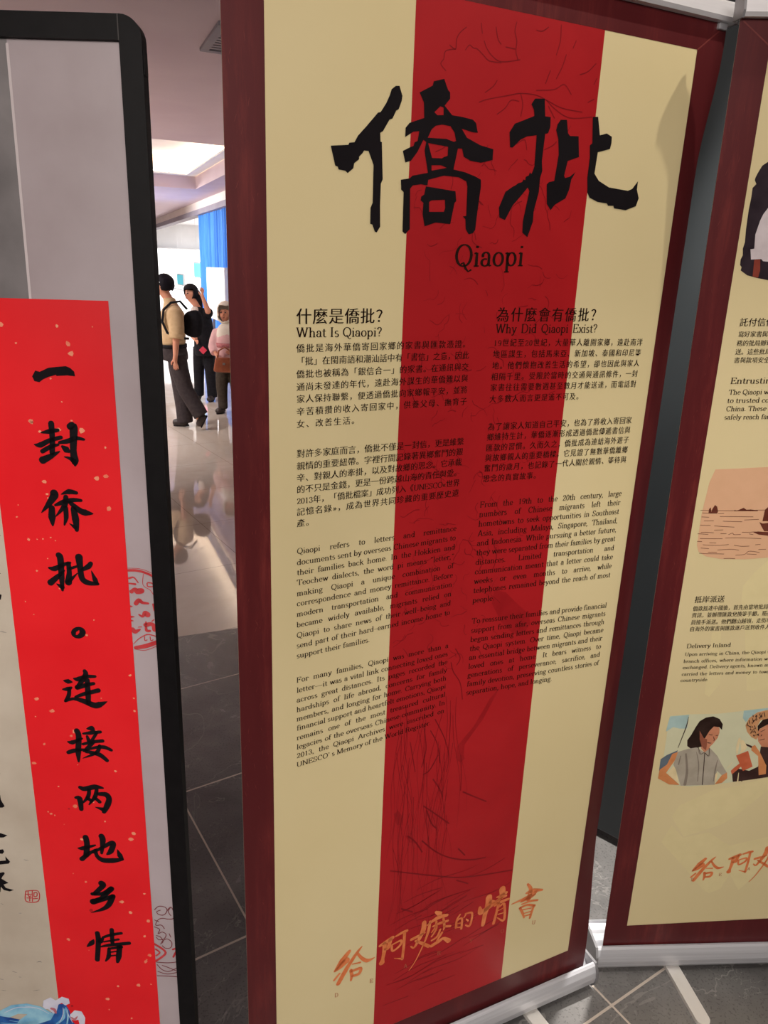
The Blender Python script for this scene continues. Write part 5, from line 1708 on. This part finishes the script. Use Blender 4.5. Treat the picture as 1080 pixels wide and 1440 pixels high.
def garment(name, torso, limbs, mat, parent, voxel=.011):
    """cloth built from elliptical rings (torso: x, y, z, rx, ry) and round sleeves or legs (x, y, z, r), fused into one surface"""
    bm = bmesh.new()
    seg = 26
    rings = []
    for x, y, z, rx, ry in torso:
        rings.append([bm.verts.new((x + rx * math.cos(2 * math.pi * k / seg), y + ry * math.sin(2 * math.pi * k / seg), z)) for k in range(seg)])
    for r1, r2 in zip(rings, rings[1:]):
        for k in range(seg):
            bm.faces.new((r1[k], r1[(k + 1) % seg], r2[(k + 1) % seg], r2[k]))
    if rings:
        bm.faces.new(rings[0][::-1])
        bm.faces.new(rings[-1])
    for l in limbs:
        add_tube(bm, [p[:3] for p in l], [p[3] for p in l], 18)
    bmesh.ops.recalc_face_normals(bm, faces=bm.faces)
    me = bpy.data.meshes.new(name)
    bm.to_mesh(me)
    bm.free()
    o = link(bpy.data.objects.new(name, me))
    rm = o.modifiers.new('fuse', 'REMESH')
    rm.mode = 'VOXEL'
    rm.voxel_size = voxel
    sm = o.modifiers.new('soften', 'SMOOTH')
    sm.iterations = 5
    sm.factor = .5
    bpy.context.view_layer.update()
    new = bpy.data.meshes.new_from_object(o.evaluated_get(bpy.context.evaluated_depsgraph_get()))
    bpy.data.objects.remove(o)
    new.materials.clear()
    new.materials.append(mat)
    new.polygons.foreach_set('use_smooth', [True] * len(new.polygons))
    return link(bpy.data.objects.new(name, new), parent)

# --- man walking to the left in a khaki shirt
p1 = empty('person', (-2.275, 8.10, 0))
tag(p1, 'man with short black hair in a khaki shirt and charcoal trousers walking left', 'person', 'people in the hall')
S = Skel()
pel = S.p(-.04, 0, .87, .075)
wai = S.chain(pel, (-.045, 0, .98, .075))
che = S.chain(wai, (-.03, 0, 1.18, .08))
nb = S.chain(che, (-.045, 0, 1.31, .06))
nk = S.chain(nb, (-.07, 0, 1.375, .052))
HC, HF = (-.105, 0, 1.500), (-.97, -.10, -.16)
head(S, nk, HC, HF, .98)
aL = S.chain(che, (.01, -.12, 1.265, .06), (.035, -.175, 1.235, .056), (.05, -.215, 1.02, .042), (.03, -.205, .80, .028))
S.hand(aL, (.03, -.205, .80), (-.05, .05, -1), (-1, .1, 0), .95)
aR = S.chain(che, (-.05, .12, 1.265, .06), (-.06, .175, 1.235, .054), (-.09, .205, 1.03, .042), (-.21, .14, 1.02, .028))
S.hand(aR, (-.21, .14, 1.02), (-1, -.2, .05), (0, 0, 1), .95)
S.chain(pel, (.0, -.085, .80, .088), (.085, -.085, .43, .058), (.225, -.085, .20, .042), (.215, -.085, .10, .03))
S.chain(pel, (-.04, .085, .80, .088), (-.01, .085, .44, .058), (.02, .085, .11, .042), (-.03, .085, .06, .03))
skin_mesh('body', S.v, S.e, M['skin'], p1)
face(p1, HC, HF, .98)
hair_cap('hair', HC, HF, .98, p1, -.068)
shirt = garment('shirt', [(-.048, 0, .885, .112, .15), (-.052, 0, .93, .135, .172), (-.055, 0, 1.02, .138, .175), (-.045, 0, 1.15, .135, .18), (-.04, 0, 1.23, .118, .18), (-.045, 0, 1.285, .085, .14), (-.055, 0, 1.335, .066, .075), (-.068, 0, 1.385, .062, .064)],
    [[(.0, -.10, 1.255, .075), (.04, -.17, 1.235, .082), (.055, -.205, 1.10, .08), (.055, -.215, 1.0, .078)],
     [(-.05, .10, 1.255, .075), (-.065, .17, 1.235, .082), (-.085, .205, 1.10, .078), (-.11, .205, 1.035, .07)]], M['khaki'], p1)
bm = bmesh.new()
add_tube(bm, [(.06, -.212, 1.03), (.055, -.217, .985)], [.076, .074], 18)
bm_obj('rolled_cuff', bm, M['khaki'], shirt, True)
garment('trousers', [(-.045, 0, .905, .128, .166), (-.045, 0, .86, .136, .172), (-.04, 0, .80, .142, .175), (-.03, 0, .74, .13, .165)],
    [[(.01, -.085, .80, .10), (.03, -.088, .66, .098), (.06, -.088, .54, .09), (.09, -.088, .43, .085), (.165, -.088, .30, .083), (.245, -.088, .16, .082)],
     [(-.04, .088, .80, .10), (-.038, .088, .66, .098), (-.02, .088, .50, .092), (-.005, .088, .36, .09), (.01, .088, .20, .088), (.018, .088, .045, .088)]], M['charcoal'], p1)
bm = bmesh.new()
bmesh.ops.create_cone(bm, cap_ends=False, segments=28, radius1=1, radius2=1, depth=.036)
for v in bm.verts:
    v.co = Vector((-.045 + v.co.x * .140, v.co.y * .178, .893 + v.co.z))
bmesh.ops.solidify(bm, geom=bm.faces[:], thickness=.006)
bm_obj('belt', bm, M['blackcloth'], p1, True)
shoe(p1, (.045, .085, .047), (-.10, .085, .04), .045)
shoe(p1, (.272, -.085, .165), (.215, -.085, .055), .044)

bag = empty('backpack', (-2.255, 8.10, .88))
tag(bag, 'black backpack worn by the man in the khaki shirt', 'bag')
S = Skel()
S.chain(None, (.14, -.03, .10, .055, .09), (.165, -.03, .20, .09, .12), (.17, -.03, .32, .085, .11), (.15, -.03, .39, .05, .08))
skin_mesh('bag_body', S.v, S.e, M['blackcloth'], bag)
bm = bmesh.new()
add_tube(bm, [(.13, -.12, .40), (.07, -.155, .478), (-.02, -.165, .462), (-.095, -.185, .39), (-.11, -.205, .27), (-.06, -.215, .16), (.06, -.19, .11), (.13, -.11, .10)], .013, 8)
bm_obj('bag_strap', bm, M['blackcloth'], bag, True)

# --- long-haired woman in black
p2 = empty('person', (-2.44, 9.9, 0))
tag(p2, 'long-haired woman in black lifting one hand to her hair', 'person', 'people in the hall')
S = Skel()
pel = S.p(.02, 0, .76, .07)
che = S.chain(pel, (.01, 0, .90, .07), (-.01, 0, 1.08, .075))
nb = S.chain(che, (-.05, 0, 1.19, .055))
nk = S.chain(nb, (-.09, -.01, 1.27, .05))
HC, HF = (-.135, -.02, 1.375), (-.55, -.80, -.12)
head(S, nk, HC, HF, .92)
aR = S.chain(che, (.06, -.02, 1.15, .05), (.085, -.03, 1.13, .046), (.105, -.13, 1.175, .04), (.045, -.115, 1.325, .026))
S.hand(aR, (.045, -.115, 1.325), (-.12, .1, 1), (-1, 0, 0), .85)
aL = S.chain(che, (-.09, .0, 1.14, .05), (-.125, 0, 1.11, .045), (-.16, -.02, .92, .036), (-.10, -.12, .82, .025))
S.hand(aL, (-.10, -.12, .82), (.6, -.5, -.3), (0, 0, 1), .85)
S.chain(pel, (.065, 0, .70, .078), (.075, .0, .40, .05), (.09, -.005, .09, .036), (.075, -.04, .05, .028))
S.chain(pel, (-.06, .03, .70, .078), (-.09, .06, .41, .05), (-.11, .1, .09, .036), (-.13, .06, .05, .028))
skin_mesh('body', S.v, S.e, M['skin'], p2)
face(p2, HC, HF, .92)
hair_cap('hair', HC, HF, .95, p2, -.085)
S = Skel()
S.chain(None, (-.10, .035, 1.43, .07), (-.065, .03, 1.33, .06), (-.035, .01, 1.22, .045), (-.02, -.02, 1.12, .03), (-.015, -.03, 1.05, .016))
skin_mesh('long_hair', S.v, S.e, M['hair'], p2)
garment('blouse', [(.03, 0, .60, .14, .15), (.025, 0, .72, .145, .16), (.012, 0, .86, .13, .15), (-.005, 0, 1.02, .13, .155), (-.02, 0, 1.11, .12, .15), (-.045, 0, 1.17, .085, .11), (-.07, 0, 1.215, .062, .066)],
    [[(.02, -.01, 1.13, .07), (.075, -.025, 1.135, .07), (.095, -.07, 1.145, .064), (.102, -.11, 1.16, .056)],
     [(-.06, 0, 1.12, .07), (-.12, 0, 1.105, .066), (-.145, -.01, 1.0, .06), (-.155, -.015, .94, .054)]], M['blackcloth'], p2)
S = Skel()
S.chain(None, (-.085, -.075, 1.215, .055, .05), (-.06, -.115, 1.12, .05), (-.05, -.12, 1.07, .03))
skin_mesh('collar', S.v, S.e, M['whitecloth'], p2)
garment('trousers', [(.02, 0, .78, .115, .135), (.02, 0, .70, .125, .14), (.015, 0, .63, .12, .13)],
    [[(.065, 0, .70, .085), (.07, 0, .55, .082), (.076, 0, .40, .072), (.086, 0, .20, .066), (.09, 0, .05, .066)],
     [(-.06, .03, .70, .085), (-.075, .045, .55, .082), (-.09, .06, .41, .072), (-.102, .09, .20, .066), (-.11, .1, .05, .066)]], M['blackcloth'], p2)
shoe(p2, (.095, .02, .042), (.075, -.11, .036), .04)
shoe(p2, (-.105, .12, .042), (-.15, .0, .036), .04)
bm = bmesh.new()
add_box(bm, (-.035, -.006, -.035), (.035, .006, .035), .004)
for v in bm.verts:
    x, z = v.co.x, v.co.z
    v.co = Vector((.03 + (x - z) * .75, -.158 + v.co.y, .68 + (x + z) * .75))
bm_obj('badge', bm, M['redbadge'], p2)

# --- woman in a cream headscarf
p3 = empty('person', (-1.935, 9.05, 0))
tag(p3, 'woman in a cream headscarf and dusty pink tunic facing the camera', 'person', 'people in the hall')
S = Skel()
pel = S.p(0, 0, .63, .07)
che = S.chain(pel, (0, 0, .76, .07), (-.005, 0, .93, .08))
nb = S.chain(che, (-.01, 0, 1.02, .06))
nk = S.chain(nb, (-.015, -.01, 1.09, .045))
HC, HF = (-.02, -.03, 1.20), (-.12, -.98, -.08)
head(S, nk, HC, HF, .88)
aL = S.chain(che, (-.09, 0, .99, .05), (-.135, 0, .96, .046), (-.17, -.03, .80, .036), (-.12, -.12, .72, .025))
S.hand(aL, (-.12, -.12, .72), (.3, -.6, -.3), (0, 0, 1), .8)
aR = S.chain(che, (.09, 0, .99, .05), (.135, 0, .96, .046), (.17, -.02, .79, .036), (.11, -.12, .76, .025))
S.hand(aR, (.11, -.12, .76), (-.9, -.3, -.1), (0, 0, 1), .8)
S.chain(pel, (-.075, 0, .57, .075), (-.09, -.01, .34, .05), (-.085, 0, .09, .036), (-.095, -.03, .05, .028))
S.chain(pel, (.07, 0, .57, .075), (.085, -.01, .34, .05), (.11, 0, .09, .036), (.10, -.03, .05, .028))
skin_mesh('body', S.v, S.e, M['skin'], p3)
face(p3, HC, HF, .88)
bm = bmesh.new()
bmesh.ops.create_icosphere(bm, subdivisions=4, radius=1.0)
kill = []
for v in bm.verts:
    d = v.co.copy()
    if d.y < -.66 and abs(d.x) < .62 and -.72 < d.z < .55:
        kill.append(v)
    zz = d.z * .125
    if d.z < -.3:
        v.co = Vector((HC[0] + d.x * (.105 + .02 * (-.3 - d.z)), HC[1] + d.y * .11, HC[2] + zz * 1.05))
    else:
        v.co = Vector((HC[0] + d.x * .102, HC[1] + d.y * .108 + .012, HC[2] + zz + .012))
bmesh.ops.delete(bm, geom=kill, context='VERTS')
bmesh.ops.solidify(bm, geom=bm.faces[:], thickness=.008)
hj = bm_obj('headscarf', bm, M['hijab'], p3, True)
S = Skel()
S.chain(None, (-.015, -.01, 1.09, .08), (-.01, -.01, 1.01, .125, .125), (-.01, -.02, .92, .14, .14), (-.01, -.03, .87, .10, .11))
skin_mesh('scarf_cape', S.v, S.e, M['hijab'], hj)
tu = garment('tunic', [(0, 0, .56, .155, .16), (0, 0, .68, .15, .155), (0, 0, .80, .14, .148), (0, 0, .92, .135, .148), (-.005, 0, .98, .115, .13), (-.01, 0, 1.03, .08, .09)],
    [[(-.06, 0, .975, .066), (-.13, 0, .955, .07), (-.155, -.01, .87, .068), (-.168, -.03, .80, .066), (-.14, -.09, .735, .054)],
     [(.06, 0, .975, .066), (.13, 0, .955, .07), (.155, -.01, .86, .068), (.168, -.02, .79, .066), (.135, -.085, .763, .054)]], M['pinkcloth'], p3)
bm = bmesh.new()
bmesh.ops.create_cone(bm, cap_ends=False, segments=28, radius1=1, radius2=1, depth=.05)
for v in bm.verts:
    v.co = Vector((v.co.x * .146, v.co.y * .156, .83 + v.co.z))
bmesh.ops.solidify(bm, geom=bm.faces[:], thickness=.006)
bm_obj('patterned_hem', bm, M['pinkband'], tu, True)
garment('trousers', [(0, 0, .66, .12, .135), (0, 0, .57, .125, .135), (0, 0, .51, .12, .12)],
    [[(-.075, 0, .56, .08), (-.085, -.01, .42, .078), (-.09, -.01, .32, .07), (-.087, 0, .18, .06), (-.085, 0, .055, .058)],
     [(.07, 0, .56, .08), (.08, -.01, .42, .078), (.085, -.01, .32, .07), (.10, 0, .18, .06), (.11, 0, .055, .058)]], M['olive'], p3)
shoe(p3, (-.085, .03, .042), (-.14, -.08, .036), .042)
shoe(p3, (.11, .03, .042), (.09, -.10, .036), .042)
hb = empty('handbag', (-1.93, 8.83, .53))
tag(hb, 'brown leather handbag held by the woman in the headscarf', 'bag')
bm = bmesh.new()
add_box(bm, (-.135, -.05, 0), (.12, .05, .17), .03, 3)
for v in bm.verts:
    if v.co.z > .1:
        v.co.x *= .86
        v.co.y *= .7
bm_obj('bag_body', bm, M['tan'], hb, True)
bm = bmesh.new()
add_tube(bm, [(-.09, 0, .16), (-.07, 0, .25), (.0, .0, .29), (.06, 0, .25), (.08, 0, .16)], .009, 8)
bm_obj('bag_handle', bm, M['tan'], hb, True)
bm = bmesh.new()
add_box(bm, (-.02, -.054, .09), (.01, -.044, .115), .002)
bm_obj('bag_clasp', bm, M['steel'], hb)

# the helper text object is not part of the place
bpy.data.objects.remove(_to)
